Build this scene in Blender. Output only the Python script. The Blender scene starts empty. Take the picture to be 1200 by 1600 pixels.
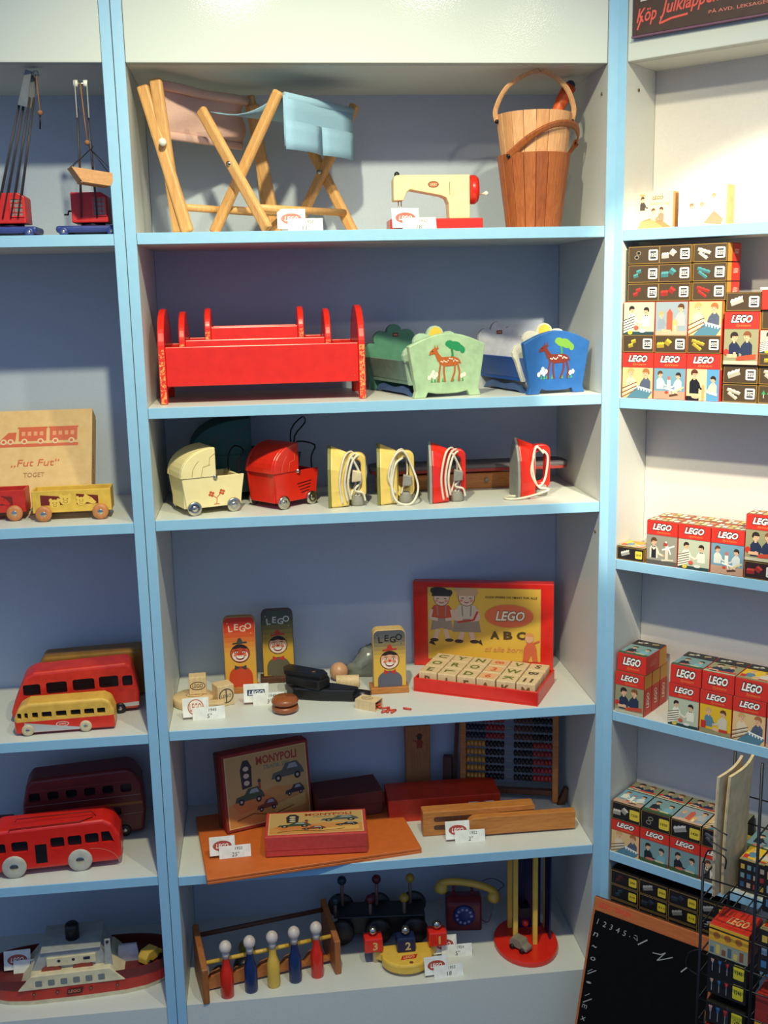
import bpy, bmesh, math, random
from mathutils import Matrix, Vector
C = bpy.context.scene.collection
PI = math.pi
R_ = math.radians

# ---------------------------------------------------------------- camera, world, lights, exposure
cam_d = bpy.data.cameras.new('camera')
cam = bpy.data.objects.new('camera', cam_d); C.objects.link(cam)
bpy.context.scene.camera = cam
cam_d.sensor_fit = 'VERTICAL'; cam_d.sensor_height = 36.0; cam_d.lens = 1684.8 * 36.0 / 1600.0
cam_d.clip_start = 0.05
def cam_axes(yaw, pitch, roll):
    sy, cy, sp, cp = math.sin(yaw), math.cos(yaw), math.sin(pitch), math.cos(pitch)
    w = Vector((sy*cp, cy*cp, -sp)); r = Vector((cy, -sy, 0)); d = w.cross(r)
    c, s = math.cos(roll), math.sin(roll)
    return c*r + s*d, -s*r + c*d, w
_r, _d, _w = cam_axes(R_(6.2571), R_(11.5018), R_(1.2282))
cam.matrix_world = Matrix(((_r.x, -_d.x, -_w.x, .1881), (_r.y, -_d.y, -_w.y, -1.7951), (_r.z, -_d.z, -_w.z, 1.4289), (0, 0, 0, 1)))

wd = bpy.data.worlds.new('room_light'); bpy.context.scene.world = wd; wd.use_nodes = True
wb = wd.node_tree.nodes['Background']; wb.inputs[0].default_value = (.35, .56, 1.0, 1); wb.inputs[1].default_value = .60

def spot(name, loc, target, power, col, angle, blend, rad=.022):
    l = bpy.data.lights.new(name, 'SPOT'); l.energy = power; l.color = col; l.spot_size = R_(angle); l.spot_blend = blend
    l.shadow_soft_size = rad
    o = bpy.data.objects.new(name, l); C.objects.link(o); o.location = loc
    o.rotation_euler = (Vector(target) - Vector(loc)).to_track_quat('-Z', 'Y').to_euler(); return o
WARM = (1.0, .96, .66)
spot('ceiling_spot', (.16, -.84, 2.15), (.24, .05, .78), 66, WARM, 116, 1.0)
spot('ceiling_spot', (.93, -1.48, 2.25), (.99, -.06, 1.32), 190, (1.0, .90, .72), 22, .15)
spot('ceiling_spot', (.93, -1.48, 2.25), (1.0, -.10, 1.37), 30, (1.0, .88, .66), 50, 1.0)
spot('ceiling_spot', (.60, -.82, 2.15), (.58, .05, .78), 30, WARM, 110, 1.0)

vs = bpy.context.scene.view_settings
vs.view_transform = 'Standard'; vs.look = 'None'; vs.gamma = 1; vs.use_curve_mapping = False; vs.exposure = 0.0
bpy.context.scene.cycles.max_bounces = 6

# ---------------------------------------------------------------- colours and materials
def lin(c):
    return tuple((x/255/12.92 if x/255 <= .04045 else ((x/255+.055)/1.055)**2.4) for x in c)
_mats = {}
def mat(name, rgb, rough=.5, metal=0, kind='paint', rgb2=None, scale=1., bump=.06, wear=0., spec=.5, coat=0.):
    if name in _mats: return _mats[name]
    m = bpy.data.materials.new(name); m.use_nodes = True; nt = m.node_tree; N = nt.nodes; L = nt.links
    b = N['Principled BSDF']; b.inputs['Roughness'].default_value = rough; b.inputs['Metallic'].default_value = metal
    b.inputs['Specular IOR Level'].default_value = spec; b.inputs['Coat Weight'].default_value = coat
    c1 = (*lin(rgb), 1); c2 = (*lin(rgb2 if rgb2 else tuple(x*.9 for x in rgb)), 1)
    tc = N.new('ShaderNodeTexCoord'); mp = N.new('ShaderNodeMapping'); L.new(tc.outputs['Object'], mp.inputs[0])
    no = N.new('ShaderNodeTexNoise'); L.new(mp.outputs[0], no.inputs['Vector'])
    if kind == 'wood':
        mp.inputs['Scale'].default_value = (40*scale, 40*scale, 5*scale); no.inputs['Scale'].default_value = 6
        no.inputs['Detail'].default_value = 4; no.inputs['Distortion'].default_value = 1.2
    elif kind == 'woodx':
        mp.inputs['Scale'].default_value = (5*scale, 40*scale, 40*scale); no.inputs['Scale'].default_value = 6
        no.inputs['Detail'].default_value = 4; no.inputs['Distortion'].default_value = 1.2
    elif kind == 'fabric':
        no.inputs['Scale'].default_value = 900*scale
    else:
        no.inputs['Scale'].default_value = 60*scale; no.inputs['Detail'].default_value = 5
    rp = N.new('ShaderNodeValToRGB'); L.new(no.outputs['Fac'], rp.inputs[0])
    rp.color_ramp.elements[0].position = .3; rp.color_ramp.elements[0].color = c2
    rp.color_ramp.elements[1].position = .65; rp.color_ramp.elements[1].color = c1
    out = rp.outputs[0]
    if wear:
        n2 = N.new('ShaderNodeTexNoise'); n2.inputs['Scale'].default_value = 260; n2.inputs['Detail'].default_value = 6; n2.inputs['Roughness'].default_value = .7
        L.new(tc.outputs['Object'], n2.inputs['Vector'])
        r2 = N.new('ShaderNodeValToRGB'); L.new(n2.outputs['Fac'], r2.inputs[0])
        r2.color_ramp.elements[0].position = .72 - wear; r2.color_ramp.elements[1].position = .75 - wear
        mx = N.new('ShaderNodeMix'); mx.data_type = 'RGBA'; L.new(r2.outputs[0], mx.inputs['Factor'])
        L.new(out, mx.inputs['A']); mx.inputs['B'].default_value = (*lin((222, 160, 92)), 1); out = mx.outputs['Result']
    L.new(out, b.inputs['Base Color'])
    bp = N.new('ShaderNodeBump'); bp.inputs['Strength'].default_value = bump; bp.inputs['Distance'].default_value = .002
    L.new(no.outputs['Fac'], bp.inputs['Height']); L.new(bp.outputs[0], b.inputs['Normal'])
    _mats[name] = m; return m
def print_mat(name='print', rough=.45):
    if name in _mats: return _mats[name]
    m = bpy.data.materials.new(name); m.use_nodes = True; nt = m.node_tree
    a = nt.nodes.new('ShaderNodeAttribute'); a.attribute_name = 'Col'
    nt.links.new(a.outputs['Color'], nt.nodes['Principled BSDF'].inputs['Base Color'])
    nt.nodes['Principled BSDF'].inputs['Roughness'].default_value = rough
    _mats[name] = m; return m

# ---------------------------------------------------------------- mesh builder
class G:
    def __init__(s): s.v = []; s.f = []; s.sm = []
    def add(s, vs, fs, smooth=False, T=None):
        k = len(s.v)
        s.v += [tuple(T @ Vector(p)) if T else tuple(p) for p in vs]
        s.f += [tuple(i+k for i in f) for f in fs]; s.sm += [smooth]*len(fs); return s
    def box(s, x0, x1, y0, y1, z0, z1, T=None):
        v = [(x, y, z) for z in (z0, z1) for y in (y0, y1) for x in (x0, x1)]
        return s.add(v, [(0, 2, 3, 1), (4, 5, 7, 6), (0, 1, 5, 4), (2, 6, 7, 3), (0, 4, 6, 2), (1, 3, 7, 5)], False, T)
    def prism(s, pts, a0, a1, axis='y', T=None, smooth=False):
        n = len(pts)
        def mk(p, a): return (p[0], a, p[1]) if axis == 'y' else ((a, p[0], p[1]) if axis == 'x' else (p[0], p[1], a))
        v = [mk(p, a0) for p in pts] + [mk(p, a1) for p in pts]
        k = len(s.v); s.add(v, [tuple(range(n)), tuple(range(2*n-1, n-1, -1))], False, T)
        s.f += [(k+i, k+(i+1) % n, k+n+(i+1) % n, k+n+i) for i in range(n)]; s.sm += [smooth]*n; return s
    def ring(s, po, pi, a0, a1, axis='y', T=None):
        n = len(po)
        def mk(p, a): return (p[0], a, p[1]) if axis == 'y' else ((a, p[0], p[1]) if axis == 'x' else (p[0], p[1], a))
        v = [mk(p, a) for a in (a0, a1) for q in (po, pi) for p in q]; f = []
        for i in range(n):
            j = (i+1) % n
            f += [(i, j, n+j, n+i), (2*n+i, 3*n+i, 3*n+j, 2*n+j), (i, 2*n+i, 2*n+j, j), (n+i, n+j, 3*n+j, 3*n+i)]
        return s.add(v, f, False, T)
    def tube(s, path, r, n=8, closed=False, flat=1.0, up=None, smooth=True):
        P = [Vector(p) for p in path]; m = len(P); rr = r if isinstance(r, (list, tuple)) else [r]*m
        v = []; f = []; prev = None
        for i in range(m):
            t = (P[(i+1) % m]-P[i-1]) if closed else (P[min(i+1, m-1)]-P[max(i-1, 0)])
            t.normalize()
            if up is not None: a = Vector(up)
            elif prev is not None: a = prev
            else: a = Vector((0, 0, 1)) if abs(t.z) < .9 else Vector((1, 0, 0))
            a = (a - t*a.dot(t)); a = a.normalized() if a.length > 1e-6 else t.orthogonal().normalized(); prev = a; b = t.cross(a)
            for k in range(n):
                q = 2*PI*k/n + (PI/n if n == 4 else 0)
                v.append(tuple(P[i] + a*math.cos(q)*rr[i] + b*math.sin(q)*rr[i]*flat))
        for i in range(m if closed else m-1):
            for k in range(n):
                f.append((i*n+k, i*n+(k+1) % n, ((i+1) % m)*n+(k+1) % n, ((i+1) % m)*n+k))
        if not closed: f += [tuple(range(n)), tuple(range(m*n-1, (m-1)*n-1, -1))]
        return s.add(v, f, smooth and n > 4)
    def cyl(s, p0, p1, r, r2=None, n=14): return s.tube([p0, p1], [r, r if r2 is None else r2], n)
    def bar(s, p0, p1, w, t, up): # rectangular bar: w along up, t across
        P0, P1 = Vector(p0), Vector(p1); d = (P1-P0).normalized(); a = Vector(up); a = (a-d*a.dot(d)).normalized(); b = d.cross(a)
        v = [tuple(p + a*(i*w/2) + b*(j*t/2)) for p in (P0, P1) for i, j in ((-1, -1), (1, -1), (1, 1), (-1, 1))]
        return s.add(v, [(0, 1, 2, 3), (7, 6, 5, 4), (0, 4, 5, 1), (1, 5, 6, 2), (2, 6, 7, 3), (3, 7, 4, 0)])
    def lathe(s, prof, c=(0, 0, 0), n=16, axis='z', T=None):
        v = []; f = []; m = len(prof)
        for (r, h) in prof:
            for k in range(n):
                q = 2*PI*k/n; a, b = r*math.cos(q), r*math.sin(q)
                p = (a, b, h) if axis == 'z' else ((a, h, b) if axis == 'y' else (h, a, b))
                v.append((p[0]+c[0], p[1]+c[1], p[2]+c[2]))
        for i in range(m-1):
            for k in range(n): f.append((i*n+k, i*n+(k+1) % n, (i+1)*n+(k+1) % n, (i+1)*n+k))
        f += [tuple(range(n)), tuple(range(m*n-1, (m-1)*n-1, -1))]
        return s.add(v, f, True, T)
    def ball(s, c, r, n=14, m=8, sc=(1, 1, 1)):
        v = []; f = []
        for i in range(1, m):
            for k in range(n):
                a, q = PI*i/m, 2*PI*k/n
                v.append((c[0]+r*sc[0]*math.sin(a)*math.cos(q), c[1]+r*sc[1]*math.sin(a)*math.sin(q), c[2]+r*sc[2]*math.cos(a)))
        t = len(v); v += [(c[0], c[1], c[2]+r*sc[2]), (c[0], c[1], c[2]-r*sc[2])]
        for i in range(m-2):
            for k in range(n): f.append((i*n+k, (i+1)*n+k, (i+1)*n+(k+1) % n, i*n+(k+1) % n))
        for k in range(n): f += [(t, k, (k+1) % n), (t+1, (m-2)*n+(k+1) % n, (m-2)*n+k)]
        return s.add(v, f, True)
    def build(s, name, m, parent=None, bevel=0, seg=2, world=False, cut=None, sub=0):
        me = bpy.data.meshes.new(name); vs_ = s.v
        if world and parent is not None:
            inv = wmat(parent).inverted(); vs_ = [tuple(inv @ Vector(p)) for p in vs_]
        me.from_pydata(vs_, [], s.f); me.polygons.foreach_set('use_smooth', s.sm)
        bm = bmesh.new(); bm.from_mesh(me); bmesh.ops.recalc_face_normals(bm, faces=bm.faces)
        if bevel:
            es = [e for e in bm.edges if len(e.link_faces) == 2 and e.calc_face_angle() > R_(32)]
            bmesh.ops.bevel(bm, geom=es, offset=bevel, segments=seg, affect='EDGES', profile=.5, clamp_overlap=True)
        bm.to_mesh(me); bm.free()
        o = bpy.data.objects.new(name, me); C.objects.link(o); me.materials.append(m)
        if parent is not None: o.parent = parent
        if cut is not None:
            co = cut.build('cutter', m)
            md = o.modifiers.new('b', 'BOOLEAN'); md.operation = 'DIFFERENCE'; md.object = co; md.solver = 'EXACT'
            co.matrix_world = wmat(parent) if parent is not None else Matrix()
            bpy.context.view_layer.update()
            nm = bpy.data.meshes.new_from_object(o.evaluated_get(bpy.context.evaluated_depsgraph_get()))
            o.modifiers.clear(); o.data = nm; nm.name = name; bpy.data.objects.remove(co); bpy.data.meshes.remove(me)
            if not nm.materials: nm.materials.append(m)
        return o
_wm = {}
def wmat(o):
    M = Matrix.Translation(o.location) @ o.rotation_euler.to_matrix().to_4x4()
    return (wmat(o.parent) @ M) if o.parent else M
def rrect(x0, y0, x1, y1, r, n=4, corners=(1, 1, 1, 1)):
    pts = []
    for i, (cx, cy, a) in enumerate(((x1-r, y0+r, -PI/2), (x1-r, y1-r, 0), (x0+r, y1-r, PI/2), (x0+r, y0+r, PI))):
        if corners[i]: pts += [(cx+r*math.cos(a+PI/2*k/n), cy+r*math.sin(a+PI/2*k/n)) for k in range(n+1)]
        else: pts.append(((x1, y0), (x1, y1), (x0, y1), (x0, y0))[i])
    return pts
def ellp(cx, cy, rx, ry, n=20, a0=0, a1=2*PI, rot=0):
    full = abs(a1-a0-2*PI) < 1e-6; out = []
    for k in range(n if full else n+1):
        q = a0+(a1-a0)*k/n; x, y = rx*math.cos(q), ry*math.sin(q)
        out.append((cx+x*math.cos(rot)-y*math.sin(rot), cy+x*math.sin(rot)+y*math.cos(rot)))
    return out
def smoothpath(pts, k=6, closed=False):
    P = [Vector(p) for p in pts]; n = len(P); out = []
    for i in range(n if closed else n-1):
        p0, p1, p2, p3 = (P[(i-1) % n], P[i], P[(i+1) % n], P[(i+2) % n]) if closed else (P[max(i-1, 0)], P[i], P[i+1], P[min(i+2, n-1)])
        for j in range(k):
            t = j/k
            out.append(.5*((2*p1)+(p2-p0)*t+(2*p0-5*p1+4*p2-p3)*t*t+(3*p1-p0-3*p2+p3)*t**3))
    if not closed: out.append(P[-1])
    return out

# ---------------------------------------------------------------- things, labels, copies
def tag(o, label=None, cat=None, group=None, kind=None):
    if label: o['label'] = label
    if cat: o['category'] = cat
    if group: o['group'] = group
    if kind: o['kind'] = kind
    return o
def thing(name, label, cat, loc, rz=0, group=None, rx=0, ry=0):
    o = bpy.data.objects.new(name, None); C.objects.link(o); o.empty_display_size = .02
    o.location = loc; o.rotation_euler = (rx, ry, rz); return tag(o, label, cat, group)
def dup(root, loc, rz=None, label=None):
    def cp(o, par):
        c = o.copy(); C.objects.link(c)
        if par is not None: c.parent = par
        for ch in list(o.children): cp(ch, c)
        return c
    r = cp(root, None); r.location = loc
    if rz is not None: r.rotation_euler.z = rz
    if label: r['label'] = label
    return r
Q = PI/4
HX, HY = .7788, .0014                                  # hinge of the angled bookcase
def RW(x, y, z): return (HX + (x+y)*math.cos(Q), HY + (y-x)*math.cos(Q), z)

# ---------------------------------------------------------------- flat print: layered coloured paper-thin shapes
_txt = {}
def text_geo(s, offset, shear):
    k = (s, offset, shear)
    if k not in _txt:
        cu = bpy.data.curves.new('lettering', 'FONT'); cu.body = s; cu.offset = offset; cu.shear = shear; cu.resolution_u = 2; cu.fill_mode = 'FRONT'
        o = bpy.data.objects.new('lettering', cu); me = bpy.data.meshes.new_from_object(o)
        vs_ = [(v.co.x, v.co.y) for v in me.vertices]; fs = [tuple(p.vertices) for p in me.polygons]
        bpy.data.objects.remove(o); bpy.data.curves.remove(cu); bpy.data.meshes.remove(me)
        _txt[k] = (vs_, fs)
    return _txt[k]
class Art:
    def __init__(s, clip=None): s.items = []; s.clip = clip
    def _clip(s, pts):
        if not s.clip: return pts
        x0, y0, x1, y1 = s.clip
        for ax, lim, sg in ((0, x0, 1), (0, x1, -1), (1, y0, 1), (1, y1, -1)):
            out = []
            for i in range(len(pts)):
                a, b = pts[i-1], pts[i]; da, db = (a[ax]-lim)*sg, (b[ax]-lim)*sg
                if (da >= 0) != (db >= 0):
                    t = da/(da-db); out.append((a[0]+(b[0]-a[0])*t, a[1]+(b[1]-a[1])*t))
                if db >= 0: out.append(b)
            pts = out
            if len(pts) < 3: return []
        return pts
    def poly(s, pts, col):
        pts = s._clip(list(pts))
        if len(pts) >= 3: s.items.append((pts, [tuple(range(len(pts)))], col))
        return s
    def rect(s, x0, y0, x1, y1, col): return s.poly([(x0, y0), (x1, y0), (x1, y1), (x0, y1)], col)
    def ell(s, cx, cy, rx, ry, col, n=16, a0=0, a1=2*PI, rot=0): return s.poly(ellp(cx, cy, rx, ry, n, a0, a1, rot), col)
    def line(s, pts, w, col):
        for a, b in zip(pts, pts[1:]):
            dx, dy = b[0]-a[0], b[1]-a[1]; l = math.hypot(dx, dy) or 1; nx, ny = -dy/l*w/2, dx/l*w/2
            s.poly([(a[0]+nx, a[1]+ny), (a[0]-nx, a[1]-ny), (b[0]-nx, b[1]-ny), (b[0]+nx, b[1]+ny)], col)
        return s
    def text(s, t, cx, cy, h, col, bold=0., shear=0., w=None, rot=0, out=None):
        if out: s._text(t, cx, cy, h, out[0], out[1], shear, w, rot, bold)
        return s._text(t, cx, cy, h, col, bold, shear, w, rot, bold)
    def _text(s, t, cx, cy, h, col, bold, shear, w, rot, ref):
        v0, _ = text_geo(t, ref, shear); v, f = text_geo(t, bold, shear)
        if not v: return s
        ax, bx = min(p[0] for p in v0), max(p[0] for p in v0); ay, by = min(p[1] for p in v0), max(p[1] for p in v0)
        sy = h/max(by-ay, 1e-6); sx = (w/(bx-ax)) if w else sy; mx, my = (ax+bx)/2, (ay+by)/2; c, si = math.cos(rot), math.sin(rot)
        pts = []
        for p in v:
            x, y = (p[0]-mx)*sx, (p[1]-my)*sy; pts.append((cx+x*c-y*si, cy+x*si+y*c))
        s.items.append((pts, f, col)); return s
    def build(s, name, parent, o, ux=(1, 0, 0), uy=(0, 0, 1), rough=.45, step=2.2e-5, lift=2.5e-4, label=None):
        ux, uy, o = Vector(ux).normalized(), Vector(uy).normalized(), Vector(o); n = ux.cross(uy)
        vs_, fs, cols = [], [], []
        for i, (pts, f, col) in enumerate(s.items):
            k = len(vs_); h = lift + i*step; c = (*lin(col), 1)
            vs_ += [tuple(o + ux*p[0] + uy*p[1] + n*h) for p in pts]; fs += [tuple(q+k for q in g) for g in f]; cols += [c]*sum(len(g) for g in f)
        me = bpy.data.meshes.new(name); me.from_pydata(vs_, [], fs)
        at = me.color_attributes.new('Col', 'FLOAT_COLOR', 'CORNER')
        at.data.foreach_set('color', [x for c in cols for x in c])
        ob = bpy.data.objects.new(name, me); C.objects.link(ob); me.materials.append(print_mat('print_%d' % int(rough*100), rough))
        ob.parent = parent
        if label: ob['label'] = label
        return ob

# ---------------------------------------------------------------- shared materials
M_PANEL = mat('shelf_paint', (210, 212, 204), .42, rgb2=(206, 208, 200), scale=4, bump=.12)
M_HEAD = mat('header_gloss_paint', (206, 210, 200), .085, rgb2=(204, 208, 198), scale=7, bump=.08, spec=.22)
M_BACK = mat('back_panel_blue_grey', (188, 198, 212), .6, rgb2=(184, 194, 208), scale=4, bump=.08)
M_BACKR = mat('back_panel_warm_white', (216, 210, 202), .6, rgb2=(212, 206, 198), scale=4, bump=.08)
M_EDGE = mat('light_blue_edge_band', (150, 196, 222), .4, rgb2=(146, 192, 218), bump=.02)
M_WALL = mat('wall_plaster', (190, 192, 190), .8); M_FLOOR = mat('floor_vinyl', (74, 74, 78), .6)

# ---------------------------------------------------------------- the setting and the bookcases
def structure(name, g, m):
    return tag(g.build(name, m), kind='structure')
structure('floor', G().box(-5, 5, -7, .32, -.05, 0), M_FLOOR)
structure('wall_back', G().box(-5, 5, .33, .40, 0, 2.5), M_WALL)
W, D, T_ = .764, .28, .018
S1, S2, S3, S4, S5, S6 = 1.5297, 1.2513, 1.0629, .6878, .4102, .15
L1, L3, L4, L5, L6 = 1.5285, 1.0607, .6854, .4151, .15
R1, R2, R3, R4, R5, R6 = 1.5223, 1.2448, .9612, .6781, .402, .277
HB = 1.784
def bookcase(name, label, loc, rz, w, d, shelves, kick, lowback):
    t = thing(name, label, 'bookcase', loc, rz)
    TOP = 2.15
    for x0 in (-T_, w):
        p = G().box(x0+.0006, x0+T_-.0006, .0015, d+.018, 0, TOP).build('side_panel', M_PANEL, t)
        G().box(x0+.0006, x0+T_-.0006, 0, .0015, 0, TOP).build('edge_band', M_EDGE, p, .0006, 1)
    for x, y, z in (((w, .03, 1.742), (w, .022, 1.005), (w, .24, 1.742)) if d > .2 else ((0, .045, 1.746),)):
        sp_ = t.children[1 if x else 0]; G().cyl((x-.0012, y, z), (x+.0012, y, z), .0026, n=8).build('pin_hole', mat('pin_brass', (120, 100, 70), .4, metal=.6), sp_)
    G().box(0, w, d, d+.01, 0, TOP).build('back_panel', M_BACKR if d < .2 else M_BACK, t)
    G().box(0, w, .002, .02, HB, TOP).build('header_panel', M_HEAD, t, .0015)
    G().box(0, w, .02, d, HB, HB+.018).build('top_shelf', M_PANEL, t)
    for z in shelves:
        s = G().box(0, w, .0025, d, z-.018, z).build('shelf', M_PANEL, t)
        G().box(0, w, .001, .0025, z-.018, z).build('edge_band', M_EDGE, s, .0006, 1)
    if kick:
        G().box(0, w, .003, .021, 0, kick).build('kick_board', M_PANEL, t)
        G().box(0, w, .021, d, kick-.018, kick).build('bottom_shelf', M_PANEL, t)
    return t
bookcase('bookcase', 'middle white bookcase with light blue edges and six shelves of old toys', (0, 0, 0), 0, W, D, (S1, S2, S3, S4, S5), S6, 0)
bookcase('bookcase', 'left white bookcase with light blue edges holding cranes and toy buses', (-2*T_-W, 0, 0), 0, W, D, (L1, L3, L4, L5), L6, 0)
bookcase('bookcase', 'shallow white bookcase set at an angle on the right, full of small brick boxes', RW(T_, 0, 0), -Q, .62, .11, (R1, R2, R3, R4, R5, R6), 0, 0)
# ---------------------------------------------------------------- shared object materials
WOODL = mat('pale_beech', (222, 170, 106), .5, kind='wood', rgb2=(205, 148, 84))
WOODLX = mat('pale_beech_lengthwise', (222, 170, 106), .5, kind='woodx', rgb2=(205, 148, 84))
WOODM = mat('honey_wood', (196, 128, 62), .45, kind='woodx', rgb2=(172, 104, 44))
WOODB = mat('stained_stave_wood', (172, 96, 44), .45, kind='wood', rgb2=(146, 74, 32))
WOODR = mat('plain_stave_wood', (226, 172, 122), .55, kind='wood', rgb2=(208, 150, 98))
WOODP = mat('bare_maple', (226, 196, 150), .55, kind='wood', rgb2=(210, 178, 130))
WOODD = mat('dark_brown_wood', (92, 54, 34), .5, kind='wood', rgb2=(72, 40, 26))
RED = mat('glossy_red_paint', (222, 42, 24), .3, rgb2=(212, 36, 22), bump=.03, coat=.2)
REDW = mat('worn_red_paint', (220, 40, 26), .32, rgb2=(210, 36, 24), wear=.04, bump=.04)
REDE = mat('chipped_red_paint', (220, 50, 30), .4, wear=.21, bump=.15)
CREAM = mat('cream_paint', (240, 224, 166), .4, rgb2=(236, 218, 156), bump=.03)
YEL = mat('yellow_paint', (232, 188, 78), .4, rgb2=(224, 178, 66), bump=.03)
BLUE = mat('blue_paint', (40, 96, 160), .4, rgb2=(34, 88, 150), bump=.03)
NAVY = mat('dark_blue_paint', (20, 34, 74), .4); BLACK = mat('black_paint', (18, 18, 20), .4, bump=.05)
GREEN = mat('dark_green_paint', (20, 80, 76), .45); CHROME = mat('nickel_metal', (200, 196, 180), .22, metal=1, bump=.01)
WIRE = mat('dark_wire', (40, 34, 30), .4, metal=.6); CARD = mat('white_card', (240, 238, 226), .7, bump=.02)
WHITE = mat('white_plastic', (236, 232, 216), .4, bump=.01); GREY = mat('grey_plastic', (146, 142, 130), .5)
def P(n, g, m, root, bevel=0, seg=2, **k): return g.build(n, m, root, bevel, seg, world=True, **k)

def logo_oval(a, x, y, w, h, fg=(170, 70, 50), bg=None, s='LEGO'):
    a.ell(x, y, w/2, h/2, fg, 24)
    if bg: a.ell(x, y, w/2*.9, h/2*.85, bg, 24)
    a.text(s, x, y, h*.42, (248, 240, 226) if not bg else fg, .02, .2, w=w*.66); return a
def price_tag(loc, rz, label, lines, logo='oval', price=True, sc=1.0, order=1):
    t = thing('price_tag', label, 'price tag', loc, rz, 'price tags standing among the toys', rx=-.3)
    sc *= 1.25; lw, lh, pw, ph = .037*sc, .027*sc, .046*sc, .018*sc
    lc = G().box(-lw-.004, -.004, .003, .0036, .005*sc, .005*sc+lh).build('logo_card', CARD, t)
    a = Art()
    if logo == 'oval': logo_oval(a, 0, 0, lw*.74, lh*.55)
    elif logo == 'round':
        a.ell(0, 0, lh*.42, lh*.42, (190, 90, 60), 20).ell(0, 0, lh*.37, lh*.37, (240, 225, 205), 20).text('LEGO', 0, 0, lh*.42, (190, 90, 60), .01, w=lh*.62)
    else: a.rect(-lw*.36, -lh*.14, lw*.34, lh*.18, (60, 70, 90)).text('LEGO', 0, .0004, lh*.22, (236, 236, 230), .02, .2, w=lw*.6)
    a.rect(lw*.36, -lh*.42, lw*.46, -lh*.3, (70, 70, 70))
    a.build('logo_print', lc, (-lw/2-.004, .003, .005*sc+lh/2))
    if price:
        pc = G().box(-lw*.72, -lw*.72+pw, 0, .0006, 0, ph).build('price_card', CARD, t)
        a = Art(); n = len(lines)
        for i, s in enumerate(lines): a.text(s, pw*(.12 if i == 0 else .02), ph*(.24-.46*i), ph*(.24 if i == 0 else .34), (50, 48, 46), 0, .1)
        a.build('price_print', pc, (-lw*.72+pw/2, 0, ph/2))
    return t

# ================================================================ middle bookcase, top shelf: stools, sewing machine, buckets
def bar(n, p0, p1, w, t, up, m, root, bev=.003): return P(n, G().bar(p0, p1, w, t, up), m, root, bev)
# open folding stool with blue canvas
st = thing('folding_stool', 'open folding stool of beech legs with pale blue canvas seat and hanging pockets', 'stool', (.235, .125, S1))
ax = Vector((.69, .72, 0)); nx = Vector((.72, -.69, 0))
lA0, lA1 = (.113, .078, 1.727), (.213, .012, S1+.002)
lB0, lB1 = (.229, .038, 1.750), (.112, .085, S1+.002)
lC0, lC1 = (.375, .180, 1.750), (.258, .235, S1+.002)
lD0, lD1 = (.262, .240, 1.740), (.356, .170, S1+.002)
upn = (.72, -.69, 0)
for k, (a_, b_) in enumerate(((lA0, lA1), (lB0, lB1), (lC0, lC1), (lD0, lD1))):
    sh = ax*(.008 if k % 2 else -.008)
    bar('leg', Vector(a_)+sh, Vector(b_)+sh, .019, .012, upn, WOODL, st, .004)
for c in ((.1585, .0475, 1.638), (.3125, .2045, 1.640)):
    cc = Vector(c); P('bolt', G().cyl(cc-ax*.0155, cc-ax*.006, .004, n=10), CHROME, st)
P('stretcher', G().cyl((.195, .022, 1.567), (.345, .18, 1.569), .0062), WOODL, st)
P('stretcher', G().cyl((.136, .078, 1.570), (.275, .226, 1.570), .0062), WOODL, st)
CANB = mat('pale_blue_canvas', (150, 186, 206), .8, kind='fabric', rgb2=(138, 174, 196), bump=.2)
CANP = mat('faded_pink_canvas', (226, 186, 172), .85, kind='fabric', rgb2=(212, 168, 156), bump=.2)
def sheet(g, rows, th=.0012):  # rows of points -> thin solid sheet
    m_, n_ = len(rows), len(rows[0]); v = []
    for r in rows: v += [tuple(p) for p in r]
    nn = []
    for i in range(m_):
        for j in range(n_):
            a_ = Vector(rows[min(i+1, m_-1)][j])-Vector(rows[max(i-1, 0)][j]); b_ = Vector(rows[i][min(j+1, n_-1)])-Vector(rows[i][max(j-1, 0)])
            nn.append(a_.cross(b_).normalized()*th)
    k = len(v); v += [tuple(Vector(v[i])+nn[i]) for i in range(k)]; f = []
    for i in range(m_-1):
        for j in range(n_-1):
            q = (i*n_+j, i*n_+j+1, (i+1)*n_+j+1, (i+1)*n_+j); f += [q, tuple(k+x for x in reversed(q))]
    for i in range(m_-1):
        for j in (0, n_-1): q = (i*n_+j, (i+1)*n_+j, k+(i+1)*n_+j, k+i*n_+j); f.append(q)
    for j in range(n_-1):
        for i in (0, m_-1): q = (i*n_+j, i*n_+j+1, k+i*n_+j+1, k+i*n_+j); f.append(q)
    return g.add(v, f, True)
rail0, rail1 = Vector((.229, .038, 1.738)), Vector((.373, .185, 1.732))
left0, left1 = Vector((.113, .078, 1.716)), Vector((.262, .240, 1.724))
rows = []
for i in range(9):
    s_ = i/8; rows.append([left0.lerp(left1, .06+.88*j/6).lerp(rail0.lerp(rail1, .06+.88*j/6), s_) + Vector((0, 0, -.016*math.sin(PI*s_)+.008)) for j in range(7)])
P('canvas_seat', sheet(G(), rows), CANB, st)
P('canvas_sleeve', G().tube([rail0+(rail1-rail0)*.07+Vector((.004, -.004, .003)), rail0+(rail1-rail0)*.88+Vector((.004, -.004, .003))], .0085, 10), CANB, st)
off = Vector((.008, -.008, 0)); fa, fb = rail0+(rail1-rail0)*.02+off, rail0+(rail1-rail0)*.86+off
fl = P('canvas_flap', sheet(G(), [[fa.lerp(fb, j/6)+Vector((0, 0, .004-.078*i/4))+off*(.10*math.sin(j*1.3)) for j in range(7)] for i in range(5)]), CANB, st)
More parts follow.
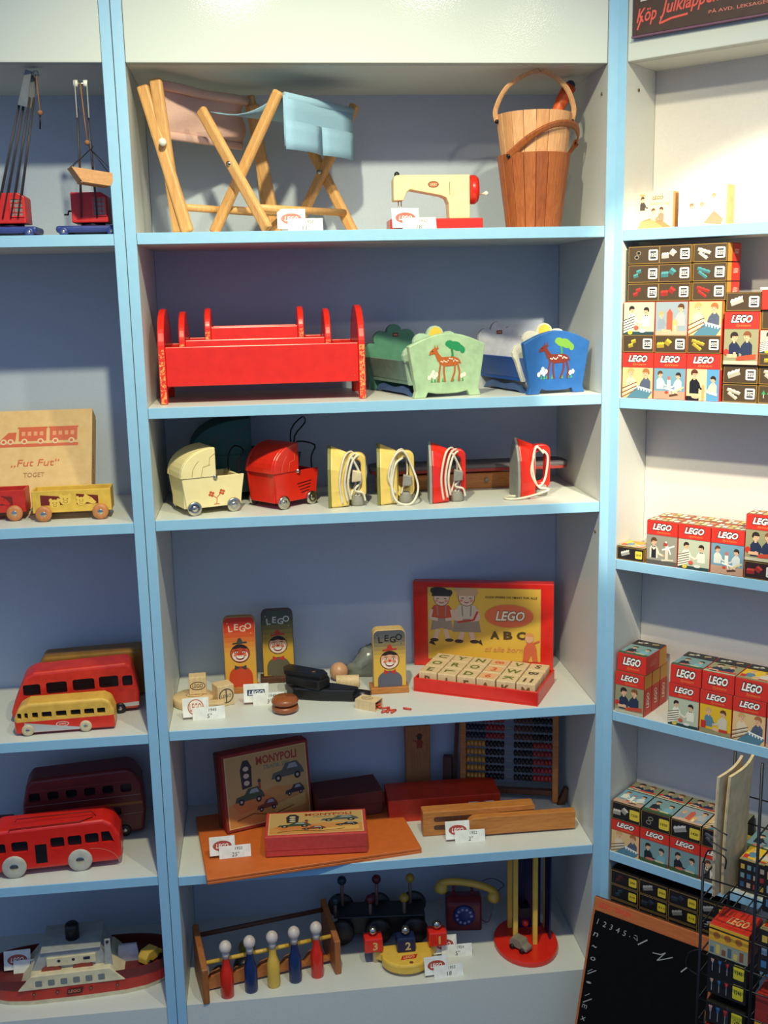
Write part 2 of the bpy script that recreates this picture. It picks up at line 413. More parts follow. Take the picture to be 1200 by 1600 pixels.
for a0, a1 in ((.0, .50), (.52, 1.0)):
    P('pocket', sheet(G(), [[fa.lerp(fb, a0+(a1-a0)*j/5)+Vector((0, 0, -.034-.045*i/3))+off*(.25+.7*math.sin(PI*j/5)*(.5+.5*i/3)) for j in range(6)] for i in range(4)]), CANB, fl)
# folded stool with pink canvas leaning in the left corner
s2 = thing('folding_stool', 'closed folding stool with faded pink canvas leaning in the left corner of top shelf', 'stool', (.12, .14, S1))
for (a_, b_) in (((.018, .062, 1.762), (.078, .050, S1+.002)), ((.040, .050, 1.770), (.062, .066, S1+.002)),
                 ((.186, .216, 1.772), (.226, .206, S1+.002)), ((.194, .206, 1.756), (.214, .222, S1+.002))):
    bar('leg', a_, b_, .02, .012, (.95, -.3, 0), WOODL, s2, .004)
P('bolt', G().cyl((.046, .036, 1.672), (.046, .05, 1.672), .006, n=10), WHITE, s2)
P('stretcher', G().cyl((.077, .056, 1.572), (.216, .222, 1.572), .006), WOODL, s2)
c0, c1 = Vector((.028, .072, 0)), Vector((.174, .216, 0))
rows = [[c0.lerp(c1, j/8)+Vector((.004*math.sin(i*1.2+j), -.006*math.sin(PI*i/8)-.004*math.sin(j*1.1), 1.768-.0035*j/8-.078*i/8)) for j in range(9)] for i in range(9)]
cv = P('canvas_seat', sheet(G(), rows), CANP, s2)
P('canvas_hem', G().tube([Vector(r)+Vector((0, -.004, .0)) for r in rows[-1]], .007, 8, flat=.5), CANP, cv)
P('canvas_sleeve', G().tube([Vector(r)+Vector((.004, -.004, -.003)) for r in rows[0]], .008, 8), CANP, cv)

# toy sewing machine
sm = thing('toy_sewing_machine', 'cream toy sewing machine with red hand wheel on red base', 'sewing machine', (.495, .115, S1))
P('base', G().box(.416, .576, .085, .145, S1, S1+.0215), RED, sm, .002)
body = P('machine_body', G().prism([(.556, S1+.0215), (.520, S1+.0215), (.519, 1.576), (.515, 1.586), (.505, 1.590), (.452, 1.600), (.447, 1.596), (.441, 1.582), (.424, 1.582), (.424, 1.618), (.428, 1.624), (.556, 1.624)], .098, .132), CREAM, sm, .002)
a = Art(); a.ell(0, 0, .0095, .0055, (120, 60, 24), 20).ell(0, 0, .0082, .0044, (176, 92, 40), 20).text('LEGO', 0, 0, .0042, (240, 214, 170), .02, .2, w=.012)
a.build('logo_print', body, (.4925-.495, .098-.115, 1.608-S1)); a = Art(); a.line([(.028, .004), (.0285, -.018)], .0008, (60, 50, 40)).line([(.034, .002), (.0345, -.02), (.029, -.02)], .0005, (170, 150, 110))
a.build('slot_print', body, (.4925-.495, .098-.115, 1.608-S1))
wh = P('hand_wheel', G().lathe([(.004, .0), (.022, .0), (.0245, .004), (.0245, .010), (.021, .015), (.004, .016)], (.557, .115, 1.600), 24, 'x'), RED, sm)
P('crank', G().tube([(.572, .115, 1.593), (.583, .115, 1.593), (.584, .112, 1.594)], .002, 8).ball((.587, .112, 1.5935), .004), WHITE, sm)
P('spool_pin', G().lathe([(.0045, 0), (.0045, .004), (.003, .006), (.001, .007)], (.432, .115, 1.624), 10), BLACK, sm)
for x in (.4335, .4385): P('needle_bar', G().cyl((x, .112, S1+.02), (x, .112, 1.583), .0009, n=6), CHROME, sm)
price_tag((.466, .052, S1), .05, 'small white price card reading 18 in front of toy sewing machine', ['1950', '18"'])
price_tag((.274, .035, S1), .0, 'small white price card below the open blue folding stool', ['1950', '11"'])

# two stave buckets nested, with a wooden carrot
def bucket(label, zb, zt, rb, rt, m, n, handle, hw, cx, cy, m2=None):
    t = thing('stave_bucket', label, 'bucket', (cx, cy, zb))
    H = zt-zb; th = .0045
    for k in range(n):
        q0, q1 = 2*PI*k/n, 2*PI*(k+1)/n - .012; v = []
        for (r, z) in ((rb, 0), (rt, H)):
            for q in (q0, (q0+q1)/2, q1):
                for rr in (r, r-th): v.append((rr*math.cos(q), rr*math.sin(q), z))
        G().add(v, [(0, 2, 8, 6), (2, 4, 10, 8), (1, 7, 9, 3), (3, 9, 11, 5), (0, 6, 7, 1), (4, 5, 11, 10), (0, 1, 3, 2), (2, 3, 5, 4), (6, 8, 9, 7), (8, 10, 11, 9)]).build('stave', m2 if m2 and k % 3 == 1 else m, t, .0007, 1)
    G().lathe([(0.0005, .003), (rb-th, .003), (rb-th+.0008, .008), (.0005, .008)], (0, 0, 0), n).build('bottom', m, t)
    G().tube(smoothpath(handle, 8), hw, 6, flat=.28, up=(1, 0, 0) if hw < .005 else (.2, -.6, 1), smooth=False).build('handle', m, t)
    for e in (handle[0], handle[-1]): G().ball(e, .004, 8, 6).build('rivet', WIRE, t)
    return t
bx, by = .664, .085
bucket('dark stained wooden stave bucket standing on the top shelf under a paler one', S1, 1.652, .0465, .0625, WOODB, 18,
       [(-.052, -.036, .118), (-.02, -.066, .146), (.02, -.068, .164), (.062, -.03, .166), (.083, .025, .150), (.062, .036, .118)], .006, bx, by, mat('darker_stave', (156, 82, 36), .45, kind='wood', rgb2=(132, 66, 28)))
bucket('pale wooden stave bucket with tall bent handle, nested in the darker bucket', 1.602, 1.7175, .0490, .0645, WOODR, 18,
       [(-.065, -.004, .105), (-.068, -.012, .125), (-.05, -.03, .158), (-.004, -.044, .178), (.042, -.03, .160), (.065, -.012, .128), (.065, -.004, .105)], .0042, bx, by, mat('paler_stave', (214, 156, 104), .55, kind='wood', rgb2=(196, 136, 86)))
cr = thing('wooden_carrot', 'long orange wooden carrot standing in the pale bucket', 'toy carrot', (.69, .105, 1.612))
P('root', G().tube(smoothpath([(.668, .100, 1.612), (.692, .105, 1.68), (.714, .108, 1.735), (.732, .11, 1.768)], 4), [.006+.0005*i+(.0006 if i % 3 == 0 else 0) for i in range(13)], 10), mat('orange_paint', (222, 96, 36), .5, rgb2=(200, 76, 24), scale=2, bump=.3), cr)
P('tip', G().ball((.7335, .11, 1.7695), .0085, 10, 8), mat('carrot_tip', (60, 74, 96), .5), cr)

# ================================================================ second shelf: doll beds and cradles
def doll_bed(label, x0, x1, y0, y1, zb, ze, zr0, zr1, th, m):
    t = thing('doll_bed', label, 'doll bed', ((x0+x1)/2, (y0+y1)/2, zb), 0, 'red doll beds nested in one another')
    r = (y1-y0)/2; arch = ellp((y0+y1)/2, ze-r*.8, r, r*.8, 30, 0, PI)
    pts = arch + [(y0, zb), (y0+.018, zb), (y0+.026, zb+(zr0-zb)*.75), (y1-.026, zb+(zr0-zb)*.75), (y1-.018, zb), (y1, zb)]
    for a0, a1 in ((x0, x0+th), (x1-th, x1)):
        e = P('end_board', G().prism(pts, a0, a1, 'x'), REDW, t, .002)
        P('worn_edge', G().box(a0+.0012, a1-.0012, y0-.0006, y0+.002, zb+.001, ze-r*.8), REDE, e)
        e.children[0]['label'] = 'chipped front edge showing bare wood'
    for ya, yb in ((y0+.004, y0+.012), (y1-.012, y1-.004)):
        P('side_rail', G().box(x0+th, x1-th, ya, yb, zr0, zr1), m, t, .0015)
    P('base_board', G().box(x0+th, x1-th, y0+.012, y1-.012, zr0+.001, zr0+.007), m, t)
doll_bed('largest red doll bed with arched end boards and chipped edges', .017, .364, .048, .212, S2, 1.409, 1.281, 1.347, .0115, REDW)
doll_bed('middle sized red doll bed nested inside the largest one', .051, .308, .066, .196, 1.2885, 1.404, 1.312, 1.357, .0105, RED)
doll_bed('smallest red doll bed nested inside the other two', .094, .263, .086, .178, 1.3195, 1.4085, 1.338, 1.377, .0105, RED)

def fawn(a, col, tree, s=1.):
    a.poly([(.004*s, -.004), (.007*s, .013), (.005*s, .026), (.010*s, .027), (.011*s, .012), (.013*s, -.004)], (56, 130, 74))
    for x, y, w, h in ((.012, .028, .013, .007), (.003, .031, .008, .006), (.020, .024, .010, .006), (.028, .020, .005, .006)): a.ell(x*s, y*s, w*s, h*s, tree, 12)
    for x in (-.033, -.027, -.022, -.012, .008, .020, .026): a.poly([(x*s, -.033*s), (x*s+.002, -.025*s), (x*s+.004, -.033*s)], (70, 150, 80))
    for x, y in ((-.036, -.025), (-.031, -.021), (-.026, -.024), (-.028, -.016), (-.022, -.020), (.026, -.024), (.031, -.022)): a.ell(x*s, y*s, .0032*s, .0042*s, (240, 240, 210), 8)
    a.poly([(x*s, y*s) for x, y in ((-.018, .006), (-.012, .009), (.012, .009), (.020, .006), (.021, -.002), (.015, -.006), (-.004, -.007), (-.012, -.004), (-.017, -.002))], col)
    a.poly([(x*s, y*s) for x, y in ((-.019, .001), (-.026, .016), (-.029, .020), (-.022, .024), (-.018, .016), (-.011, .008))], col)
    a.poly([(x*s, y*s) for x, y in ((-.036, .013), (-.034, .019), (-.028, .024), (-.021, .025), (-.020, .018), (-.028, .014))], col)
    for x in (-.026, -.021): a.poly([(x*s, .022*s), (x*s+.001, .031*s), (x*s+.0035, .023*s)], col)
    for x0, x1 in ((-.014, -.018), (-.008, -.006), (.013, .006), (.018, .020)):
        xm = (x0+x1)/2+(.003 if x0 > 0 else -.001)
        a.line([(x0*s, -.002*s), (xm*s, -.017*s), (x1*s, -.033*s)], .0032*s, col)
    a.line([(.020*s, .004*s), (.024*s, -.003*s)], .003*s, col)
    rr = random.Random(4)
    for i in range(13): a.ell((-.013+.0026*i)*s, (.004+rr.uniform(-.004, .003))*s, .0013*s, .0011*s, (246, 236, 210), 8)
    a.ell(-.0295*s, .0195*s, .001*s, .001*s, (30, 20, 14), 8); return a
def cradle(label, loc, rz, mf, mb, mbrail, mrear, colf, tree, rail_lo, w=.062):
    t = thing('doll_cradle', label, 'doll cradle', loc, rz)
    L = .205
    top = [(w+.003, .088)] + [(x, .088+.020*math.cos(x/(w+.003)*PI/2)) for x in [(w+.003)*(.8-.2*i) for i in range(9)]] + [(-w-.003, .088)]
    foot = [(-w+.010, .012), (-w+.006, 0), (-w+.028, 0), (-w+.032, .009), (-.02, .006), (0, .0055), (.02, .006), (w-.032, .009), (w-.028, 0), (w-.006, 0), (w-.010, .012)]
    fp = G().prism(top + foot, -.006, .006).build('foot_board', mf, t, .0018)
    fawn(Art(), colf, tree).build('fawn_print', fp, (0, -.006, .059))
    sc = []   # scalloped board behind, with a yellow sun
    for cx, cz, r, a0, a1 in ((.042, .074, .017, -.9, 1.9), (.018, .094, .016, -.2, 2.2), (-.008, .104, .016, .2, 2.9), (-.034, .092, .016, .9, 3.4), (-.054, .070, .016, 1.2, 4.0)): sc += ellp(cx, cz, r, r, 6, a0, a1)
    sb = G().prism(sc + [(-w+.012, .02), (w-.012, .02)], .024, .032).build('sun_board', mb, t, .0012)
    Art().ell(0, 0, .012, .012, (236, 192, 70), 20).build('sun_print', sb, (-.008, .024, .106))
    rear = G().prism(sc + [(-w+.012, .0), (w-.012, .0)], L-.008, L).build('head_board', mrear, t, .0012)
    Art().rect(-.006, -.0035, .006, .0035, (120, 44, 30)).rect(-.004, -.001, .004, .001, (190, 150, 110)).build('maker_plate', rear, (-.006, L-.008, .100))
    for sg in (-1, 1):
        z0, z1, x0, x1 = .026, .062, sg*(w-.016), sg*(w-.004)
        G().prism([(x0, z0), (x1, z1), (x1-sg*.006, z1), (x0-sg*.006, z0)], .006, L-.008).build('side_board', mbrail, t, .001)
    G().box(-w+.017, w-.017, .006, L-.008, .020, .026).build('base_board', mbrail, t)
    G().prism([(.03, 0), (.045, .012), (.07, .016), (.10, .012), (.12, .012), (.15, .016), (.17, .012), (.185, 0), (.16, .004), (.055, .004)], -w+.016, -w+.022, 'x').build('runner', rail_lo, t)
    return t
PGRN = mat('pale_green_paint', (176, 204, 158), .35, bump=.03); MGRN = mat('grey_green_paint', (116, 150, 136), .4); SGRN = mat('sea_green_paint', (88, 142, 116), .4)
OFFW = mat('off_white_paint', (226, 220, 200), .45); LGRY = mat('light_grey_paint', (196, 196, 204), .5); SLATE = mat('slate_blue_paint', (70, 98, 150), .4)
cradle('pale green doll cradle with a painted fawn under a green tree', (.502, .040, S2), .30, PGRN, mat('mint_paint', (180, 208, 176), .4), MGRN, SGRN, (186, 96, 36), (40, 140, 84), SLATE, .070)
cradle('blue doll cradle with a dark fawn, white scalloped board and blue rails', (.692, .036, S2), .26, BLUE, OFFW, mat('deep_blue_paint', (22, 82, 168), .35), LGRY, (112, 40, 24), (110, 158, 60), SLATE)

# ================================================================ third shelf: doll prams, irons, ironing board
def pram(label, loc, rz, m, L, Wd, H, deco, hm, hx=.0, cat='doll pram', dark=False):
    t = thing('doll_pram', label, cat, loc, rz, 'wooden doll prams')
    h = H*.50; zb = H*.10; c = .06*L
    side = [(-L/2+c, zb), (L/2-c*1.2, zb), (L/2-c*.9, zb+h*.3), (L/2, h+.06*H), (-L/2, h+.06*H), (-L/2+c*.6, zb+h*.35)]
    th = .005
    for y0 in (-Wd/2, Wd/2-th):
        s = G().prism(side, y0, y0+th).build('side_panel', m, t, .001)
        if y0 < 0 and deco: deco(Art(), L, H).build('side_print', s, (0, y0, 0))
    for x0, x1, k in ((-L/2+c*.5, -L/2+c*.5+th, 0), (L/2-c*1.2-th, L/2-c*1.2, 0)):
        G().box(x0, x1, -Wd/2+th, Wd/2-th, zb, h+.06*H).build('end_panel', m, t, .001)
    G().box(-L/2+c*1.5, L/2-c*1.3-th, -Wd/2+th, Wd/2-th, zb, zb+.004).build('floor_board', m, t)
    hl = L*.56; hz = h+.06*H
    arc = [(-L/2-.002+hl-hl*math.cos(q)*1.0, hz+(H-hz)*math.sin(q)**.9) for q in [PI/2*i/10 for i in range(11)]]
    prof = arc + [(-L/2-.002+hl, hz)]
    hood = G().prism(prof, -Wd/2-.002, -Wd/2+.004).prism(prof, Wd/2-.004, Wd/2+.002)
    inn = [(-L/2+hl-(hl-.004)*math.cos(q), hz+(H-hz-.004)*math.sin(q)**.9) for q in [PI/2*i/10 for i in range(11)]]
    hood.prism(arc + inn[::-1], -Wd/2+.004, Wd/2-.004, smooth=False)
    ho = hood.build('hood', m, t, .0012, 1)
    a = Art(); cx = -L/2+hl
    a.line([(cx-(hl*.72)*math.cos(q), hz+.003+(H-hz)*.74*math.sin(q)) for q in [PI/2*i/8 for i in range(5)]], .0007, hm)
    a.line([(cx-hl*.44-hl*.02, hz+.002), (cx-hl*.40, hz+(H-hz)*.36), (cx-hl*.2, hz+(H-hz)*.42)], .0007, hm).line([(cx-hl*.22, hz+(H-hz)*.42), (cx-hl*.20, hz+(H-hz)*.66), (cx-hl*.02, hz+(H-hz)*.82)], .0007, hm)
    a.build('hood_line', ho, (0, -Wd/2-.002, 0))
    for x in (-L*.33, L*.30):
        for y in (-Wd/2-.003, Wd/2+.003):
            sg = -1 if y < 0 else 1; r = H*.108
            w_ = G().lathe([(r*.62, -.0028), (r*.92, -.003), (r, -.0016), (r, .0016), (r*.92, .003), (r*.62, .0028)], (x, y, r), 20, 'y').build('wheel', CHROME if not dark else WIRE, t)
            G().ball((x, y+sg*.0008, r), r*.5, 12, 8, (1, .6, 1)).build('hub', CHROME if not dark else WIRE, w_)
        G().cyl((x, -Wd/2-.003, H*.108), (x, Wd/2+.003, H*.108), .0016, n=8).build('axle', WIRE, t)
    x0 = L/2-c*.8; k = H*.01
    G().tube(smoothpath([(x0, -Wd*.34, h), (x0, -Wd*.34, h+.24*H), (x0+.10*L, -Wd*.32, h+.40*H), (x0+.11*L, Wd*.32, h+.42*H), (x0, Wd*.34, h+.26*H), (x0, Wd*.34, h)], 3), .0014, 6).build('push_handle', WIRE, t)
    G().cyl((-L/2+hl-.004, -Wd/2-.004, hz), (-L/2+hl-.004, Wd/2+.004, hz), .0035, n=10).build('hood_pin', m if dark else CHROME, t)
    return t
def deco_flower(a, L, H):
    c = (206, 84, 40)
    a2 = -.010
    for x, y in ((.005+a2, .034), (.024+a2, .036)):
        for q in range(4): a.ell(x+.0032*math.cos(q*PI/2+.4), y+.0032*math.sin(q*PI/2+.4), .0026, .0022, c, 8)
    return a.line([(.0035, .016), (.005, .028), (.012, .034)], .0012, c).line([(.0045, .026), (-.003, .032)], .0009, c).line([(-.001, .016), (.009, .016)], .0012, c)
def deco_lines(a, L, H):
    for i in range(4): a.line([(.000+.003*i, .040-.0055*i), (.034-.002*i, .043-.0055*i)], .0018, (70, 12, 14))
    return a
pram('cream doll pram with orange flowers painted on its side', (.084, .080, S3), .38, CREAM, .112, .074, .114, deco_flower, (150, 110, 60))
pram('red doll pram with dark slanted lines on its side', (.217, .103, S3), .70, RED, .104, .074, .113, deco_lines, (226, 130, 90))
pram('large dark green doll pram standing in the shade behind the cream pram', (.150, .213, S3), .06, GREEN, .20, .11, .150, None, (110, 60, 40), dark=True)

CORD = mat('white_cord', (228, 220, 196), .5)
def iron(label, loc, rz, m, inlay, plug, sole, cord, sock=GREY):
    t = thing('toy_iron', label, 'toy iron', loc, rz, 'toy irons standing on their heels')
    H = .108
    out = [(-.027, 0), (.027, 0), (.029, .03), (.025, .068), (.014, .093), (.0, H), (-.014, .093), (-.025, .068), (-.029, .03)]
    G().prism(out, -.002, .003, 'x').build('sole_plate', sole, t, .001)
    v = [(.003, p[0], p[1]) for p in out] + [(.034, p[0]*.62, .002+p[1]*.86) for p in out]; n = len(out)
    G().add(v, [tuple(range(n)), tuple(range(2*n-1, n-1, -1))] + [(i, (i+1) % n, n+(i+1) % n, n+i) for i in range(n)]).build('body', m, t, .003)
    po = rrect(.028, .012, .064, .094, .013, 5); pi_ = rrect(.036, .026, .055, .082, .009, 5)
    G().ring(po, pi_, -.009, .009).build('handle', m, t, .0025)
    G().box(.0345, .0355, -.010, .010, .022, .082).build('inlay', inlay, t)
    G().lathe([(.0005, 0), (.012, 0), (.013, .003), (.013, .018), (.010, .022), (.0005, .023)], (.048, .0, .0), 14, 'z').build('cord_socket', sock, t)
    for path in cord: G().tube(smoothpath(path, 6), .0021, 6).build('cord', CORD, t)
    if plug:
        G().prism([(-.008, -.012), (.009, -.010), (.010, .006), (-.006, .010)], -.004, .004, T=Matrix.Translation(plug)).build('plug', mat('plug_cream', (216, 196, 158), .5) if plug[2] > .052 else GREY, t, .002)
    return t
def loops(k):  # cord wound round the body edge and the handle
    rr = random.Random(k); out = []
    for i in range(3):
        x = .026+.006*i+rr.uniform(-.002, .002)
        out.append([(x-.002, -.020, .006+.004*i), (x-.006, -.025, .045), (x+.002, -.019, .086-.003*i), (x+.014, -.006, .096-.003*i), (x+.022, .003, .082), (x+.024, .002, .05), (x+.012, -.012, .018)])
    out.append([(.040, -.018, .088), (.056, -.013, .05), (.044, -.016, .030), (.058, -.014, .024), (.062, -.013, .010)]); return out
def loops2(k):
    return [[(.030, -.021, .020), (.018, -.027, .050), (.028, -.022, .084), (.044, -.014, .094), (.058, -.012, .070), (.070, -.018, .030), (.058, -.03, .004), (.034, -.031, .006), (.024, -.027, .03), (.03, -.021, .07), (.044, -.013, .082)]] + loops(k)[:1]
def loops3(k):
    return [[(.050, -.011, .078), (.034, -.016, .090), (.027, -.020, .055), (.038, -.014, .020), (.052, -.012, .030), (.058, -.011, .07), (.048, -.011, .084)], [(.030, -.018, .075), (.024, -.022, .045), (.040, -.014, .018), (.056, -.013, .014), (.054, -.022, .012), (.02, -.034, .006), (-.008, -.036, .0025), (-.024, -.028, .0025), (-.022, -.014, .0025), (-.006, -.008, .0025), (.02, -.03, .0025)]]
OLIVE = mat('olive_paint', (92, 104, 40), .5); BEIGE = mat('beige_paint', (206, 186, 150), .5)
YIR = mat('iron_yellow_paint', (232, 200, 108), .4, rgb2=(224, 190, 96), bump=.03); DYG = mat('iron_olive_edge', (120, 122, 60), .5)
iron('yellow toy iron with folded white cord, next to the red pram', (.298, .070, S3), -.12, YIR, OLIVE, (.047, -.018, .056), DYG, loops(1))
iron('yellow toy iron with cord looped down onto the shelf, second from left', (.384, .076, S3), -.10, YIR, OLIVE, (.050, -.019, .044), DYG, loops2(2))
iron('red toy iron with cord wound round it and a grey plug', (.475, .070, S3), -.08, RED, GREY, (.048, -.018, .05), mat('iron_grey_edge', (150, 150, 140), .5), loops(3))
iron('red toy iron standing alone at the right with its cord trailing left', (.632, .082, S3), .06, RED, BEIGE, None, mat('iron_grey_edge', (150, 150, 140), .5), loops3(4))
ib = thing('toy_ironing_board', 'long folded toy ironing board lying behind the irons, grey padded top', 'ironing board', (.565, .19, S3))
P('board_top', G().prism(rrect(.38, .165, .758, .235, .02, 5), S3+.040, S3+.047, 'z'), mat('grey_pad', (116, 110, 112), .8), ib, .002)
P('board_edge', G().prism(rrect(.381, .166, .757, .234, .02, 5), S3+.034, S3+.040, 'z'), mat('dull_red_paint', (170, 60, 50), .5), ib, .001)
lg = P('folded_leg', G().box(.39, .655, .176, .184, S3, S3+.030), WOODM, ib, .0015)
P('folded_leg', G().box(.41, .64, .214, .222, S3, S3+.030), WOODM, ib, .0015)
P('brace', G().box(.560, .575, .18, .22, S3+.026, S3+.034), WOODD, ib)
P('pivot', G().lathe([(.0005, 0), (.0045, 0), (.0045, .003), (.0005, .003)], (.60, .173, S3+.016), 12, 'y'), GREY, ib)
# ================================================================ fourth shelf: wooden blocks, clown panels, pistol, letter blocks
def lettered(a, s, x, y, h, gap, col, rr, w=None):
    for i, ch in enumerate(s):
        a.text(ch, x+i*gap, y+rr[i % len(rr)]*h*.3, h, col, .02, 0, w=w, rot=-.15*rr[i % len(rr)])
    return a
dc = tag(G().lathe([(.0005, 0), (.036, 0), (.038, .003), (.038, .014), (.036, .0165), (.0005, .017)], (0, 0, 0), 28).build('wooden_disc', WOODP, None), 'flat pale wooden disc with an oval mark lying under the small blocks at far left', 'wooden disc')
dc.location = (.036, .128, S4); a = Art(); a.ell(0, 0, .016, .011, (150, 110, 60), 24).ell(0, 0, .0145, .0095, (222, 192, 146), 24).text('LEGO', 0, 0, .006, (120, 84, 44), .01, w=.02); a.build('disc_print', dc, (0.002, 0, .017), (1, 0, 0), (0, 1, 0))
def block(label, loc, rz, sx, sy, sz, logo, ry=0):
    b = tag(G().box(-sx/2, sx/2, -sy/2, sy/2, 0, sz).build('wooden_block', WOODP, None, .0015), label, 'wooden block', 'pale wooden blocks at the left of the fourth shelf')
    b.location = loc; b.rotation_euler = (0, ry, rz); a = Art()
    if logo == 'oval': a.ell(0, 0, sx*.44, sz*.24, (70, 60, 50), 24).ell(0, 0, sx*.40, sz*.19, (220, 190, 140), 24).text('LEGO', 0, 0, sz*.22, (70, 60, 50), .02, w=sx*.6)
    elif logo == 'round':
        a.ell(0, 0, sz*.36, sz*.36, (90, 76, 60), 24).ell(0, 0, sz*.30, sz*.30, (220, 190, 140), 24).rect(-.0012, -sz*.3, .0012, sz*.3, (90, 76, 60)).text('LEGO', 0, 0, sz*.16, (90, 76, 60), .02, w=sz*.5)
    a.build('block_print', b, (0, -sy/2, sz/2)); return b
block('small pale wooden block with dark oval mark standing on top of the disc', (.044, .140, S4+.0172), .05, .032, .026, .034, 'oval')
block('pale wooden block with round mark, tilted beside the disc', (.091, .118, S4), .42, .032, .030, .040, 'round')
block('low pale wooden block peeping out behind the round stamped price card', (.077, .088, S4), .1, .034, .02, .017, 'oval')
price_tag((.072, .046, S4), .06, 'price card with a round printed mark in front of the wooden blocks', ['1945', '5"'], 'round')
price_tag((.179, .098, S4), .0, 'price card with dark square lettering mark behind the round yo-yo', ['1945', '3"'], 'square')

def clown_panel(label, x, y, z1, w, th, top, bot, letters, hat, suit, face, edge):
    t = thing('clown_panel', label, 'wooden clown panel', (x, y, S4), 0, 'tall wooden panels painted with a clown')
    H = z1-S4
    b = G().prism(rrect(-w/2, .012, w/2, H, .011, 5, (0, 1, 1, 0)), 0, th).build('board', mat('panel_edge_%d' % edge[0], edge, .5, kind='wood'), t, .0012)
    G().box(-w/2-.006, w/2+.004, -.006, th+.006, 0, .012).build('plinth', WOODM if edge[2] > 60 else WOODD, t, .0015)
    a = Art(); pts = rrect(-w/2+.0012, .0135, w/2-.0012, H-.0014, .010, 5, (0, 1, 1, 0)); N_ = 14
    for i in range(N_):
        k = max(0, i/(N_-1)-.42)/.58; k = k*k*(3-2*k); z0 = .0135+(H-.015)*i/N_; a.clip = (-w/2, z0, w/2, z0+(H-.015)/N_+.0001 if i < N_-1 else H)
        a.poly(pts, tuple(bot[j]+(top[j]-bot[j])*k for j in range(3)))
    a.clip = None
    lettered(a, 'LEGO', -w*.27, H*.86, .0125, w*.185, letters, (-.5, .3, -.6, .6)); a.ell(-w*.36, H*.92, .001, .001, letters, 8).ell(w*.36, H*.78, .001, .001, letters, 8)
    cy = H*.52
    a.ell(0, H*.21, w*.37, H*.145, suit, 24).rect(-w*.37, H*.10, w*.37, H*.21, suit)
    a.ell(0, cy, .0185, .0185, (40, 28, 22), 24).ell(0, cy, .0172, .0172, face, 24)
    a.ell(0, cy-.004, .0150, .0115, (240, 220, 196), 20).ell(-.007, cy+.002, .0055, .0045, (240, 220, 196), 14).ell(.007, cy+.002, .0055, .0045, (240, 220, 196), 14)
    a.poly(ellp(0, cy+.006, .0165, .0115, 10, .3, PI-.3), (40, 28, 22))
    a.ell(0, cy+.0035, .012, .0075, face, 14)
    for s in (-1, 1):
        a.line([(s*.004, cy+.006), (s*.007, cy+.0068), (s*.010, cy+.0055)], .0012, (40, 28, 22)); a.ell(s*.0068, cy+.0028, .0026, .0016, (250, 244, 230), 12).ell(s*.0068, cy+.0028, .0012, .0015, (30, 24, 22), 8)
        a.ell(s*.009, cy-.003, .0032, .0026, (222, 120, 84), 12); a.poly([(0, H*.335), (s*.011, H*.335+.005), (s*.011, H*.335-.005)], hat)
    a.ell(0, cy-.001, .0028, .0024, (206, 60, 40), 12).poly(ellp(0, cy-.006, .0085, .0065, 12, PI, 2*PI), (130, 30, 24)).poly(ellp(0, cy-.0062, .007, .0035, 12, PI, 2*PI), (250, 240, 226))
    a.poly([(-.014, cy+.0185), (.014, cy+.0205), (.013, cy+.0235), (-.013, cy+.0215)], hat).poly([(-.006, cy+.021), (.006, cy+.022), (.002, cy+.031), (-.003, cy+.030)], hat)
    a.build('clown_print', b, (0, 0, 0)); return t
clown_panel('clown panel with red top and dark hat, leftmost of the three', .124, .170, .838, .060, .015, (206, 44, 26), (226, 166, 60), (226, 196, 160), (60, 66, 60), (206, 70, 30), (196, 70, 40), (196, 140, 70))
clown_panel('clown panel with grey green top and red hat, behind the toy pistol', .196, .215, .834, .061, .015, (70, 76, 60), (214, 164, 50), (206, 206, 190), (200, 50, 40), (100, 92, 70), (222, 160, 120), (90, 70, 50))
clown_panel('thick clown panel with pale side, grey top with painted-in shade, left of red letter box', .403, .122, .812, .062, .026, (84, 84, 88), (226, 178, 66), (24, 24, 26), (190, 50, 40), (92, 92, 104), (226, 164, 124), (214, 176, 112))  # top grey mixes its own paint with shade put into the colour
yo = thing('wooden_yoyo', 'round brown lacquered wooden yo-yo lying near the front edge', 'yo-yo', (.2035, .062, S4))
for z0, n_ in ((0, 'lower_half'), (.0145, 'upper_half')):
    G().lathe([(.0005, z0), (.020, z0), (.0245, z0+.004), (.0245, z0+.008), (.021, z0+.0125), (.0005, z0+.013)] if z0 else [(.0005, 0), (.018, 0), (.0235, .004), (.0245, .008), (.0235, .0125), (.0005, .013)], (0, 0, 0), 28).build(n_, mat('lacquered_brown_wood', (160, 88, 44), .3, kind='wood', rgb2=(140, 72, 34), coat=.3), yo)
G().cyl((0, 0, .012), (0, 0, .016), .008).build('axle', WOODD, yo)

gn = thing('toy_pistol', 'black wooden toy pistol lying in the middle of the fourth shelf', 'toy pistol', (.288, .118, S4), -.36)
G().prism([(-.085, .004), (-.060, -.022), (.0, -.020), (.075, -.012), (.078, .010), (.02, .020), (-.06, .022)], 0, .026, 'z').build('frame', BLACK, gn, .004)
G().prism([(-.095, .030), (-.080, -.012), (.0, -.028), (.018, -.004), (.0, .024), (-.08, .046)], .026, .046, 'z').build('slide', BLACK, gn, .003)
G().prism([(-.098, .020), (-.086, -.004), (.004, -.022), (.012, .0), (-.002, .016), (-.09, .036)], .044, .054, 'z').build('magazine_block', BLACK, gn, .002)
G().tube([(.07, -.001, .013), (.106, -.001, .012)], [.0115, .010], 12).build('barrel', BLACK, gn)
gn.scale = (.86, 1.0, .92); gn.location.x -= .012; a = Art(); a.ell(-.02, 0, .004, .004, (120, 90, 60), 10); a.build('worn_spot', gn.children[2], (0, 0, .054), (1, 0, 0), (0, 1, 0))
